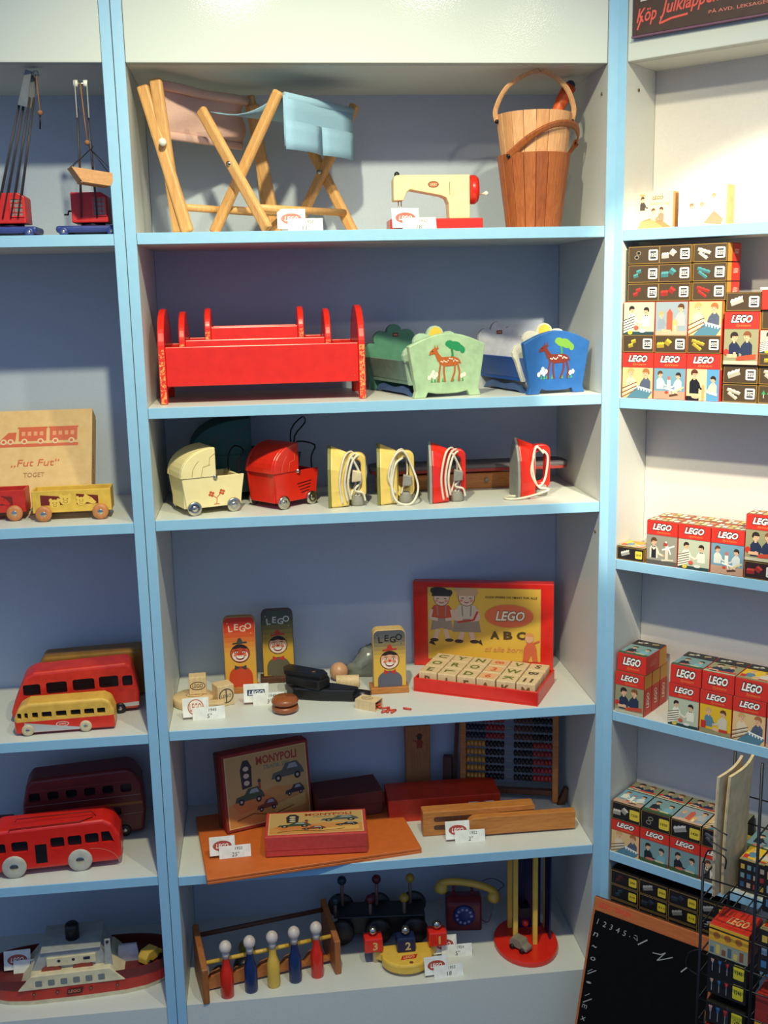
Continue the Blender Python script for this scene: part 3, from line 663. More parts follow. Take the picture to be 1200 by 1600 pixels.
def simple(n, g, m, label, cat, loc, rz=0, group=None, bevel=0):
    o = g.build(n, m, None, bevel); o.location = loc; o.rotation_euler.z = rz; return tag(o, label, cat, group)
simple('wooden_ball', G().ball((0, 0, .015), .015, 18, 12), mat('copper_toned_wood', (196, 120, 76), .3, kind='wood', coat=.3), 'small shiny copper brown wooden ball behind the pistol grip', 'wooden ball', (.232, .196, S4))
simple('wooden_ball', G().ball((0, 0, .018), .018, 18, 12), mat('pinkish_wood', (214, 160, 120), .4, kind='wood'), 'pinkish wooden ball behind the pistol and the pale peg', 'wooden ball', (.312, .206, S4))
simple('wooden_peg', G().cyl((-.022, 0, .012), (.022, 0, .012), .012, n=18), WOODP, 'short pale wooden peg lying behind the black pistol', 'wooden peg', (.326, .165, S4), -.1, bevel=.001)
bag = simple('plastic_bag', G().ball((0, 0, .022), .04, 14, 10, (1.0, .6, .9)), mat('greyish_film', (128, 132, 122), .25, coat=.4), 'crumpled grey plastic bag behind the thick clown panel', 'plastic bag', (.368, .232, S4+.0005))
rr = random.Random(8)
for v in bag.data.vertices:
    k = 1+rr.uniform(-.12, .12); v.co.x *= k*(1.1 if v.co.x < 0 else .9); v.co.y *= k; v.co.z = max(0, v.co.z*(k if v.co.x > -.01 else .55*k))
mb = thing('match_box', 'small pale box tipped open with red sticks spilling out', 'small box', (.358, .052, S4), -.62)
mbb = G().ring(rrect(-.0135, .0, .0135, .018, .0002, 1), rrect(-.0122, .0012, .0122, .0168, .0002, 1), -.024, .018, 'x').box(-.024, -.0225, -.0122, .0122, .0012, .0168).build('sleeve', WOODP, mb)
a = Art(); a.ell(0, 0, .011, .008, (110, 84, 50), 22).ell(0, 0, .0098, .0068, (214, 184, 140), 22).text('LEGO', 0, 0, .0048, (110, 84, 50), .02, w=.014); a.build('oval_print', mbb, (-.006, 0, .018), (1, 0, 0), (0, 1, 0))
STK = mat('red_stick_paint', (206, 80, 56), .5, rgb2=(196, 66, 46))
stick = G().cyl((-.0075, 0, .0021), (.0075, 0, .0021), .0021, n=8).build('red_stick', STK, None)
sp = [(.362, .046, .0022, -.6), (.366, .050, .0022, -.55), (.371, .045, .0022, -.7), (.366, .046, .0062, -.5), (.371, .050, .0062, -.8), (.382, .026, 0, .5), (.388, .028, 0, 1.2), (.393, .031, 0, -.3), (.397, .024, 0, .9), (.384, .033, .0035, .2), (.423, .032, 0, -.5)]
for i, (x, y, z, r) in enumerate(sp):
    o = stick if i == 0 else stick.copy()
    if i: C.objects.link(o)
    o.location = (x, y, S4+z); o.rotation_euler = (0, 0, r)
    if i < 10: tag(o, 'short red stick in the pile at the mouth of the small tipped box', 'stick', 'red sticks spilled from the small box')
    else: tag(o, 'lone red stick lying apart to the right of the spilled pile', 'stick', 'red sticks spilled from the small box')

# letter block box: tray with blocks and upright lid
tr = thing('block_tray', 'open red cardboard tray filled with wooden letter blocks', 'box', (.584, .122, S4), -.50)
tw, td, th_ = .240, .130, .027
G().box(-tw/2, tw/2, -td/2, td/2, 0, .003).build('bottom', RED, tr)
for b in ((-tw/2, tw/2, -td/2, -td/2+.004), (-tw/2, tw/2, td/2-.004, td/2), (-tw/2, -tw/2+.004, -td/2+.004, td/2-.004), (tw/2-.004, tw/2, -td/2+.004, td/2-.004)):
    G().box(*b, .003, th_).build('tray_wall', REDW, tr, .0008, 1)
bs = .0368; bh = .0345; lets = [('A', 'M', 'T', '2', 'G', 'H'), ('U', 'Y', 'N', '8', 'V', 'S'), ('O', 'R', 'O', '3', 'W', 'B'), ('E', 'L', 'D', '6', 'K', '11')]
gc = ((96, 106, 40), (206, 84, 56), (110, 110, 50))
for i in range(6):
    for j in range(1, 4):
        bl = G().box(-bs/2+.0004, bs/2-.0004, -bs/2+.0004, bs/2-.0004, 0, bh).build('letter_block', WOODP, None, .0018)
        x, y = (i-2.5)*(bs+.0012), .076-j*(bs+.0012); p = wmat(tr) @ Vector((x, y, .0032)); bl.location = p; bl.rotation_euler = (0, 0, -.50+.012*math.sin(i*3+j*5))
        tag(bl, 'pale wooden block marked %s, %s row, %s from the left in the red tray' % (lets[j][i], ('', 'back', 'middle', 'front')[j], ('first', 'second', 'third', 'fourth', 'fifth', 'sixth')[i]), 'letter block', 'letter blocks in the red tray')
        col = (206, 90, 60) if i == 3 else ((104, 112, 50) if i < 5 else (80, 70, 60)); a = Art()
        if i == 3: a.rect(-.015, -.013, .015, .013, (232, 172, 120))
        a.text(lets[j][i], 0, 0, .019, col, .03, rot=(-PI/2 if (i+j) % 3 == 1 else 0)); a.build('letter_top', bl, (0, 0, bh), (1, 0, 0), (0, 1, 0))
        if j == 3: a = Art(); a.text('BIFAKM'[i], 0, .002, .017, (120, 90, 50), .04); a.build('letter_front', bl, (0, -bs/2+.0004, bh/2), (1, 0, 0), (0, 0, 1))
ld = thing('letter_box_lid', 'red box lid with yellow label of two children leaning upright behind the tray', 'box lid', (.606, .2400, S4), -.272)
lw_, lh_ = .278, .176
lb = G().box(-lw_/2, lw_/2, -.012, .010, 0, lh_).build('lid_board', RED, ld, .002)
a = Art((-.112, -.074, .112, .076)); a.rect(-.112, -.074, .112, .076, (206, 168, 84)).rect(-.1105, -.0725, .1105, .0745, (226, 182, 66))
def child(a, x, y, s, hair, top, bottom, skirt):
    SK = (222, 190, 160); K = (60, 46, 40)
    for sx in (-1, 1): a.line([(x+sx*.006*s, y-.052*s), (x+sx*.010*s, y-.068*s)], .007*s, SK).ell(x+sx*.012*s, y-.070*s, .007*s, .003*s, K, 10)
    a.poly([(x-.016*s, y-.02*s), (x+.016*s, y-.02*s), (x+.022*s, y-.055*s), (x-.022*s, y-.055*s)] if skirt else [(x-.013*s, y-.02*s), (x+.013*s, y-.02*s), (x+.018*s, y-.054*s), (x, y-.05*s), (x-.018*s, y-.054*s)], bottom)
    a.poly([(x-.012*s, y-.012*s), (x+.012*s, y-.012*s), (x+.019*s, y-.022*s), (x+.016*s, y-.034*s), (x-.016*s, y-.034*s), (x-.019*s, y-.022*s)], top)
    for sx in (-1, 1):
        a.line([(x+sx*.016*s, y-.019*s), (x+sx*.019*s, y-.034*s), (x+sx*.006*s, y-.036*s)], .005*s, SK); a.line([(x+sx*.007*s, y-.013*s), (x+sx*.006*s, y-.03*s)], .002*s, bottom)
    a.ell(x, y, .013*s, .014*s, K, 18).ell(x, y, .0122*s, .0132*s, SK, 18)
    a.poly(ellp(x, y+.004*s, .0155*s, .0125*s, 14, -.1, PI+.1), hair)
    for k in range(6): a.ell(x-.013*s+.0052*k*s, y+.012*s+.003*s*math.sin(k), .005*s, .005*s, hair, 8)
    for sx in (-1, 1): a.line([(x+sx*.006*s-.002*s, y-.001*s), (x+sx*.006*s+.002*s, y-.001*s)], .0012*s, K).ell(x+sx*.008*s, y-.005*s, .0028*s, .002*s, (226, 140, 110), 8)
    a.line([(x-.004*s, y-.007*s), (x, y-.0085*s), (x+.004*s, y-.007*s)], .0012*s, (150, 50, 40)); return a
child(a, -.084, .054, 1.25, (52, 46, 44), (200, 80, 50), (156, 140, 120), 0); child(a, -.034, .056, 1.3, (196, 160, 120), (206, 190, 160), (150, 136, 116), 1)
a.line([(-.052, .005), (-.020, .010), (-.012, .028)], .004, (190, 60, 50)).poly([(-.110, -.040), (-.103, -.032), (-.096, -.045)], (60, 50, 40)).poly([(-.012, -.036), (-.006, -.030), (-.002, -.042)], (60, 50, 40))
a.text('GODE SPISERS OG SMAAT FOR ALLE', .054, .058, .0042, (70, 56, 40), .01, w=.102)
a.ell(.050, .020, .048, .0235, (222, 120, 70), 32).ell(.050, .020, .0465, .0222, (226, 110, 64), 32); a.text('LEGO', .052, .020, .020, (246, 232, 196), .03, .25, w=.058, out=((60, 50, 40), .07))
[a.text('ABC'[i], .022+.026*i, -.020, .0165, (84, 66, 30), .045, w=.018) for i in range(3)]; a.text('til alle born', .040, -.049, .011, (222, 150, 90), 0, .3, w=.075)
a.poly([(.077, -.073), (.080, -.045), (.086, -.034), (.100, -.034), (.104, -.046), (.107, -.073), (.097, -.073), (.094, -.058), (.088, -.073)], (214, 104, 66)).ell(.090, -.025, .0085, .009, (226, 170, 130), 14).poly(ellp(.090, -.021, .0095, .0075, 8, 0, PI), (220, 150, 90)).line([(.096, -.036), (.110, -.030)], .0035, (214, 104, 66))
a.ell(.0, -.072, .002, .0012, (120, 60, 30), 8)
a.build('label_print', lb, (.002, -.012, .089))

# ================================================================ fifth shelf: board game, plank, abacus, pencil case
def game_art(a, w, h, yt):
    tan, org, dk, gr = (196, 158, 96), (206, 122, 60), (48, 44, 44), (84, 92, 84)
    a.rect(-w/2, -h/2, w/2, h/2, (214, 186, 120)).rect(-w/2+.002, -h/2+.002, w/2-.002, h/2-.002, tan)
    a.poly([(-w/2+.002, -h/2+.002), (w/2-.002, -h/2+.002), (w/2-.002, -h*.10), (w*.1, -h*.02), (-w/2+.002, -h*.18)], (206, 140, 72))
    a.poly([(-w*.45, -h*.16), (-w*.05, -h*.08), (w*.1, -h*.22), (-w*.35, -h*.32)], org).poly([(w*.0, -h*.3), (w*.45, -h*.2), (w*.45, -h*.36), (w*.1, -h*.42)], (220, 170, 90))
    s = h
    a.text('MONYPOLI', w*.13, h*.38, h*.12, (168, 64, 34), .03, 0, w=w*.50).text('TRAFIK SPIL', w*.13, h*.27, h*.06, (92, 128, 110), .01, 0, w=w*.34)
    a.poly([(-w*.31, h*.02), (-w*.19, h*.04), (-w*.18, h*.32), (-w*.22, h*.42), (-w*.28, h*.42), (-w*.32, h*.30)], dk)
    for q in range(3): a.ell(-w*.25, h*(.30-.10*q), w*.035, h*.035, (206, 190, 160), 12)
    for cx, cy, c, k in ((w*.26, h*.13, gr, 1.25), (-w*.22, -h*.10, (62, 78, 56), 1.1), (w*.33, -h*.14, dk, .75), (-w*.02, -h*.27, (120, 60, 40), .8)):
        a.poly([(cx-w*.17*k, cy-h*.045*k), (cx-w*.15*k, cy+h*.02*k), (cx-w*.06*k, cy+h*.04*k), (cx-w*.02*k, cy+h*.11*k), (cx+w*.09*k, cy+h*.12*k), (cx+w*.14*k, cy+h*.04*k), (cx+w*.16*k, cy-h*.03*k)], c)
        a.poly([(cx-w*.01*k, cy+h*.045*k), (cx+w*.015*k, cy+h*.095*k), (cx+w*.08*k, cy+h*.1*k), (cx+w*.10*k, cy+h*.045*k)], (150, 160, 160))
        for sx in (-.10, .09): a.ell(cx+w*sx*k, cy-h*.045*k, w*.032*k, h*.042*k, (30, 28, 26), 12).ell(cx+w*sx*k, cy-h*.045*k, w*.014*k, h*.018*k, (190, 180, 160), 10)
    a.ell(-w*.10, h*.10, w*.02, h*.03, (70, 60, 50), 10).line([(-w*.10, h*.08), (-w*.10, -h*.02)], w*.025, (160, 70, 50))
    a.line([(-w*.4, -h*.40), (-w*.2, -h*.34), (w*.05, -h*.41), (w*.3, -h*.34)], h*.014, (140, 80, 40)); return a
def game_box(n, label, loc, rz, rx, w, h, th, m, flat):
    t = thing(n, label, 'game box', loc, rz, rx=rx)
    if flat:
        b = G().box(-w/2, w/2, -h/2, h/2, 0, th).build('box_body', m, t, .0015); game_art(Art(), w-.010, h-.012, 0).build('cover_print', b, (0, 0, th), (1, 0, 0), (0, 1, 0))
        G().box(-w/2-.0008, w/2+.0008, -h/2-.0008, h/2+.0008, th*.30, th-.0006).build('lid_rim', m, t, .001)
    else:
        b = G().box(-w/2, w/2, 0, th, 0, h).build('box_body', m, t, .0015); game_art(Art(), w-.010, h-.012, 0).build('cover_print', b, (0, 0, h/2)); G().box(-w/2-.003, w/2-.003, th, th+.010, -.000, h-.002).build('bottom_tray', WOODD, t, .001)
    return t
CRED = mat('carton_red', (196, 66, 58), .6, rgb2=(186, 58, 50), scale=2, bump=.1); ORNG = mat('orange_board', (206, 104, 38), .6, rgb2=(198, 96, 34), bump=.05); MAROON = mat('maroon_board', (96, 36, 28), .6)
game_box('game_box', 'upright board game box with cars and traffic light, leaning at the left', (.168, .150, S5+.0128), .33, -.13, .176, .152, .032, mat('dark_red_carton', (150, 44, 34), .6), False)
game_box('game_box', 'pinkish red board game box lying flat on the orange board', (.252, .066, S5+.0125), -.05, 0, .186, .094, .040, CRED, True)
ob = thing('game_board', 'folded orange game board lying flat and jutting over the shelf edge', 'game board', (.232, .113, S5), .135)
for z0 in (0, .0058): G().box(-.197, .197, -.122, .122, z0, z0+.005).build('board_leaf', ORNG, ob, .0008, 1)
G().box(-.197, .197, .119, .122, .005, .0058).build('fold', MAROON, ob)
# the red boxes behind
def plain_box(label, loc, rz, w, d, h, m, cat='box'):
    t = thing('carton_box', label, cat, loc, rz)
    G().box(-w/2, w/2, -d/2, d/2, 0, h*.94).build('box_body', m, t, .001); G().box(-w/2-.0012, w/2+.0012, -d/2-.0012, d/2+.0012, h*.45, h).build('lid', m, t, .0012); return t
plain_box('dark maroon box behind the flat game box, in the shade', (.318, .190, S5+.0125), .16, .130, .075, .048, MAROON)
plain_box('long red box lying behind the wooden pencil case', (.508, .180, S5), .0, .220, .075, .047, mat('bright_red_carton', (206, 52, 22), .5))
pk = tag(G().box(-.0255, .0255, -.011, .011, 0, .152).build('wooden_plank', mat('tan_wood', (176, 118, 68), .5, kind='wood', rgb2=(158, 100, 54)), None, .002), 'upright plain wooden plank with small printed figure, at the back wall', 'wooden plank'); pk.location = (.472, .262, S5)
a = Art(); a.poly([(-.006, -.014), (.006, -.014), (.005, .004), (-.005, .004)], (140, 50, 36)).ell(0, .009, .005, .0055, (60, 44, 34), 14).line([(-.013, .003), (-.004, .001)], .0025, (140, 50, 36)).line([(.004, .001), (.008, -.004)], .0025, (140, 50, 36)).poly([(-.008, .011), (.008, .012), (.003, .018), (-.003, .018)], (90, 40, 30)); a.build('figure_print', pk, (.003, -.011, .118))
# abacus
ab = thing('abacus', 'large wooden abacus with dark and coloured beads leaning at the back right', 'abacus', (.651, .205, S5+.001), -.27, rx=-.06)
aw, ah = .198, .222
for x in (-aw/2, aw/2-.012): G().box(x, x+.012, -.009, .009, 0, ah).build('frame_post', WOODM, ab, .0015)
for z0, z1 in ((.014, .024), (ah-.012, ah)): G().box(-aw/2+.012, aw/2-.012, -.007, .007, z0, z1).build('frame_rail', WOODD, ab, .001)
G().bar((-aw/2-.014, .012, 0), (-aw/2-.006, .012, .19), .008, .008, (1, 0, 0)).build('stand_leg', WOODD, ab); G().box(-aw/2-.036, -aw/2-.018, .0, .02, 0, .082).build('stand_foot', WOODD, ab, .0015)
BD = [mat('bead_'+n, c, .35) for n, c in (('black', (24, 22, 26)), ('red', (150, 36, 36)), ('yellow', (200, 140, 60)), ('brown', (84, 46, 34)), ('navy', (28, 34, 56)))]
bead0 = None; beadm = {}
def bead(x, z, k):
    if k not in beadm:
        beadm[k] = G().lathe([(.0016, -.0038), (.0056, -.0032), (.0068, 0), (.0056, .0032), (.0016, .0038)], (0, 0, 0), 10, 'x').build('bead', BD[k], ab); o = beadm[k]
    else: o = beadm[k].copy(); C.objects.link(o)
    o.location = (x, 0, z)
for r in range(10):
    z = .047+.0172*r; G().cyl((-aw/2+.010, 0, z), (aw/2-.010, 0, z), .0012, n=6).build('rod', GREY, ab)
    lo = r < 5; gap = .012+.010*((r*7) % 3)
    pats = ([2]*5+[0]*5, [0]*5+[1]*5) if lo else ([4]*5+[1]*5, [3]*5+[0]*5)
    for i, k in enumerate(pats[0]): bead(-aw/2+.0165+.0077*i, z, k)
    for i, k in enumerate(pats[1]): bead(aw/2-.0165-.0077*(9-i), z, k)
# pencil case
pc = thing('pencil_case', 'two tier honey coloured wooden pencil case swung open at the front right', 'pencil case', (.560, .086, S5))
bx_ = P('case_body', G().box(.455, .672, .078, .106, S5, S5+.050), WOODM, pc, .002, cut=None)
for z0, x1 in ((.015, .545), (.032, .552)):
    P('pen_groove', G().prism(rrect(.476, S5+z0-.002, x1, S5+z0+.007, .0044, 5), .0772, .0785), WOODD, pc)
P('swivel_lid', G().prism([(.748, S5+.004), (.748, S5+.040)] + [(.555+.018*math.cos(q), S5+.022+.018*math.sin(q)) for q in [PI/2+PI*i/8 for i in range(9)]], .060, .0765), WOODM, pc, .0015)
P('lid_lip', G().prism([(.600, S5+.040), (.672, S5+.042), (.672, S5+.050), (.600, S5+.047)], .0765, .0785), WOODM, pc)
price_tag((.545, .046, S5), .0, 'price card in front of the wooden pencil case', ['1952', '2"'])
price_tag((.106, .034, S5+.0112), .06, 'price card standing on the orange board, reading 25', ['1950', '25"'])
price_tag((.610, .128, S5), .0, 'price card half hidden between the pencil case and the abacus', ['', ''], price=False, sc=1.1)
wg = tag(G().prism([(-.008, 0), (.008, 0), (.016, .034), (.008, .036)], -.006, .006).build('wooden_wedge', WOODD, None, .001), 'dark wooden wedge standing right of the abacus', 'wooden wedge'); wg.location = (.749, .17, S5)

# ================================================================ bottom shelf: skittles, peg toys, telephone, tower
SQ = .215
rk = thing('skittle_rack', 'wooden rack with slanted ends and rods holding toy skittles', 'toy rack', (.155, .075, S6), SQ)
ry_ = 0.
for x in (-.137, .116):
    G().prism([(-.048, 0), (.048, 0), (.052, .105), (.040, .100), (-.040, .072), (-.048, .070)], x, x+.012, 'x').build('end_board', mat('end_board_wood', (166, 100, 50), .5, kind='wood', rgb2=(146, 82, 38)), rk, .002)
G().cyl((-.125, .036, .090), (.116, .036, .090), .0045, n=10).build('back_rod', WOODD, rk)
G().cyl((-.125, -.020, .066), (.116, -.020, .066), .004, n=10).build('front_rod', YEL, rk)
pts = [(-.125, .012)]
for i in range(5):
    x = -.125+.05*i*.96; pts += [(x+.010, .030), (x+.028, .036), (x+.034, .020), (x+.046, .014)]
G().prism(pts + [(.116, .020), (.116, .008), (-.125, .004)], -.012, .004).build('bottom_rail', mat('orange_wood', (196, 120, 64), .5, kind='woodx'), rk, .001)
BH = mat('peg_head_white', (216, 200, 190), .4); 
for i, (x, m, nm) in enumerate(((-.090, RED, 'leftmost red'), (-.045, BLUE, 'blue, second from left,'), (-.002, YEL, 'yellow middle'), (.040, BLUE, 'blue, second from right,'), (.083, RED, 'rightmost red'))):
    if m is BLUE: m = mat('navy_skittle', (16, 46, 96), .35)
    p = wmat(rk) @ Vector((x, -.037, 0)); t = thing('toy_skittle', '%s skittle with white ball head in front of the rack' % nm, 'skittle', (p.x, p.y, S6), 0, 'skittles standing in the rack')
    k = 1.17
    G().lathe([(r*1.05, h*k) for r, h in [(.0005, 0), (.0095, 0), (.0115, .004), (.0118, .030), (.0115, .042), (.0072, .054), (.0058, .068), (.0064, .070), (.0005, .071)]], (0, 0, .0), 18).build('body', m, t)
    G().ball((0, 0, .0865*k), .0115, 16, 10, (1, 1, 1.1)).build('head', BH, t); G().cyl((0, 0, .068*k), (0, 0, .080*k), .0068, n=12).build('neck', BH, t)
for x, y, m, nm, r in ((-.095, .010, BLACK, 'black ball low behind the left skittles', .0165), (-.048, .012, BLACK, 'black ball lying behind the blue skittle at left', .021), (-.030, .076, mat('olive_yellow_paint', (150, 140, 50), .4), 'olive yellow ball behind the back rod of the rack', .0165)):
    p = wmat(rk) @ Vector((x, y, 0)); z = S6+r if y < .05 else S6+r
    simple('toy_ball', G().ball((0, 0, 0), r, 18, 12), m, nm, 'ball', (p.x, p.y, z))
# dark peg toy at the back
pt = thing('dark_peg_toy', 'dark wooden toy with six ball topped pegs, in the shade at the back', 'peg toy', (.372, .165, S6), -.08)
DKB = mat('near_black_stain', (30, 26, 30), .45)
G().box(-.08, .095, -.02, .036, .02, .060).build('block_base', DKB, pt, .003)
for x in (-.07, .005, .078):
    for y, z in ((-.030, .032), (.042, .048)): G().lathe([(.0005, -.005), (.024, -.005), (.027, -.002), (.027, .002), (.024, .005), (.0005, .005)], (x-.004, y, z+.0), 20, 'y').build('disc', DKB, pt)
for x, c in ((-.072, 'navy'), (-.002, 'red'), (.066, 'yellow')):
    m = mat('peg_ball_'+c, {'navy': (22, 48, 66), 'red': (96, 30, 36), 'yellow': (176, 146, 50)}[c], .4)
    for dx, y, z in ((-.012, -.012, .085), (.002, .022, .108)):
        G().cyl((x+dx, y, .055), (x+dx, y, z), .0035, n=8).build('peg', mat('peg_grey_wood', (120, 96, 84), .5), pt); G().ball((x+dx, y, z+.008), .0095, 14, 10).build('peg_ball', m, pt)
for x in (-.07, .07):
    for y in (-.012, .026): G().box(x-.008, x+.008, y-.006, y+.006, 0, .026).build('foot', DKB, pt)
# yellow number toy
nt = thing('number_toy', 'yellow rounded toy plate carrying three numbered blocks and steel balls', 'number toy', (.418, .068, S6), .02)
pl = [(-.040, .030), (-.060, .026), (-.062, .016), (-.048, .006)] + ellp(0, 0, .050, .044, 16, PI, 2*PI)[1:-1] + [(.048, .006), (.062, .018), (.060, .028), (.040, .030)]
plt = G().prism(pl, 0.006, .026, 'z').build('plate', YEL, nt, .004)
for sx in (-1, 1): G().tube([(sx*.058, .020, 0), (sx*.058, .020, .03)], .006, 10).build('leg', WOODP, nt)
G().box(-.02, .02, -.03, .02, 0, .006).build('foot', WOODP, nt)
for x, y, z, m, n_ in ((-.063, .018, .028, RED, '3'), (.063, .018, .028, RED, '1'), (0, .012, .026, NAVY, '2')):
    b = G().box(x-.018, x+.018, y-.014, y+.014, z, z+.030).build('number_block', m, nt, .003)
    a = Art(); a.text(n_, 0, 0, .017, (222, 176, 96) if n_ != '2' else (206, 180, 120), .03); a.build('numeral', b, (x+.003, y-.014, z+.014))
    G().ball((x, y, z+.040), .009, 14, 10).build('steel_ball', CHROME, nt); G().cyl((x, y, z+.028), (x, y, z+.034), .004, n=10).build('ball_seat', m, nt)
a = Art(); a.poly([(-.017, -.008), (.013, -.006), (.018, .007), (-.012, .005)], (196, 50, 30)).text('LEGO', 0, 0, .007, (236, 190, 120), .02, .2, w=.022, rot=.06); a.build('plate_mark', plt, (.002, -.016, .026), (1, 0, 0), (0, 1, 0))
a = Art(); a.ell(0, 0, .004, .004, (120, 70, 30), 14); a.build('plate_hole', plt, (.004, -.034, .026), (1, 0, 0), (0, 1, 0))
price_tag((.497, .018, S6), .08, 'price card in front of the yellow number toy', ['1955', '18'])
price_tag((.524, .078, S6), .0, 'price card standing in front of the toy telephone', ['1954', '5"'], sc=1.05)
# telephone
tp = thing('toy_telephone', 'dark red toy telephone with blue dial and yellow handset', 'toy telephone', (.552, .190, S6), -.12)
PHR = mat('telephone_dark_red', (112, 28, 36), .35)
bd = G().prism([(-.030, 0), (.030, 0), (.030, .030), (.012, .066), (-.016, .070), (-.030, .060)], -.036, .036, 'x').build('body', PHR, tp, .004)
for x in (-.022, .016): G().prism([(-.010, .064), (.010, .064), (.012, .078), (.006, .070), (-.006, .070), (-.012, .078)], x, x+.006, 'x').build('cradle_fork', PHR, tp, .0008)
Tm = Matrix.Translation((0, -.0305, .036)) @ Matrix.Rotation(0, 4, 'X')
G().lathe([(.0005, -.004), (.020, -.004), (.022, -.002), (.022, .002)], (0, 0, 0), 24, 'y', T=Tm).build('dial', mat('dial_blue', (30, 44, 110), .4), tp)
a = Art()
for i in range(10): a.ell(.015*math.cos(i*.6), .015*math.sin(i*.6), .003, .003, (140, 140, 170), 10)
a.build('dial_holes', tp.children[-1], (0, -.0345, .036))
Th = Matrix.Translation((.012, .0, .083)) @ Matrix.Rotation(.20, 4, 'Y')
hd = G(); hd.tube([Th @ Vector(p) for p in smoothpath([(-.058, 0, -.006), (-.040, 0, .003), (0, 0, .007), (.040, 0, .003), (.058, 0, -.006)], 4)], .0075, 10); hd.build('handset', YEL, tp)
for sx in (-1, 1): G().lathe([(.0005, -.016), (.012, -.016), (.014, -.010), (.010, .004), (.0005, .006)], (sx*.055, 0, -.006), 16, T=Th).build('ear_cup', YEL, tp)
G().tube(smoothpath([(.062, -.004, .060), (.058, -.016, .035), (.050, -.014, .010), (.036, -.004, .010)], 6), .0012, 6).build('cord', mat('cord_dull_pink', (130, 90, 90), .6), tp)
G().tube(smoothpath([(.040, .004, .092), (.062, .006, .096), (.084, .006, .082), (.076, .004, .072), (.062, .0, .064)], 6), .0008, 6).build('cord', WIRE, tp)
# tower
tw_ = thing('toy_tower', 'tall toy tower of yellow posts on a red oval base', 'toy tower', (.661, .098, S6))
G().prism(ellp(0, 0, .0625, .078, 36), 0, .012, 'z').build('base', RED, tw_, .003)
for x, y in ((-.022, -.004), (.014, -.018), (-.022, .046), (.050, .036)): G().box(x-.0045, x+.0045, y-.0045, y+.0045, .012, .226).build('post', YEL, tw_, .001)
G().box(-.028, .056, -.024, .052, .222, .232).build('top_plate', mat('tower_dark_red', (120, 30, 30), .4), tw_, .001)
for x0, x1, y0, y1 in ((-.015, .040, .040, .043), (.046, .049, -.008, .030)): G().box(x0, x1, y0, y1, .012, .222).build('shaft_panel', NAVY, tw_)
G().box(-.012, .010, -.002, .030, .06, .08).build('lift_cabin', DKB, tw_, .001); G().cyl((0, .012, .08), (0, .012, .222), .0008, n=6).build('lift_cord', WIRE, tw_)
G().ball((0, .004, .045), .007).build('knob', RED, tw_)
tc_ = thing('toy_car', 'small grey and dark toy car at the foot of the yellow tower', 'toy car', (.643, .068, S6+.012), -.9)
G().prism([(-.020, .005), (.022, .005), (.022, .012), (.012, .015), (.008, .024), (-.014, .024), (-.020, .016)], -.010, .010).build('body', mat('grey_tan_wood', (140, 130, 110), .5), tc_, .0015)
for x in (-.012, .012):
    for y in (-.0115, .0115): G().lathe([(.0005, -.002), (.005, -.002), (.005, .002), (.0005, .002)], (x, y, .005), 12, 'y').build('wheel', BLACK, tc_)
# ================================================================ left bookcase: cranes, goods wagons, buses, ferry
WHL = mat('turned_wood_wheel', (196, 126, 72), .5, kind='wood'); TYRE = mat('white_rubber', (186, 182, 166), .6); DARKW = mat('window_black', (20, 18, 20), .3)
def wheel(t, x, y, r, w, m, hub, name='wheel', sg=-1):
    o = G().lathe([(r*.5, -w), (r*.86, -w), (r, -w*.5), (r, w*.5), (r*.86, w), (r*.5, w)], (x, y, r), 20, 'y').build(name, m, t)
    G().lathe([(.0003, sg*w*1.15), (r*.3, sg*w*1.1), (r*.5, sg*w*.7), (r*.55, 0), (.0003, 0)], (x, y, r), 14, 'y').build('hub', hub, o); return o
CRB = mat('crane_blue', (44, 62, 132), .4); PLATE = mat('dull_zinc', (140, 142, 138), .45, metal=.4); STRG = mat('brown_string', (150, 100, 60), .8); ROD = mat('dark_boom_rod', (60, 54, 58), .5)
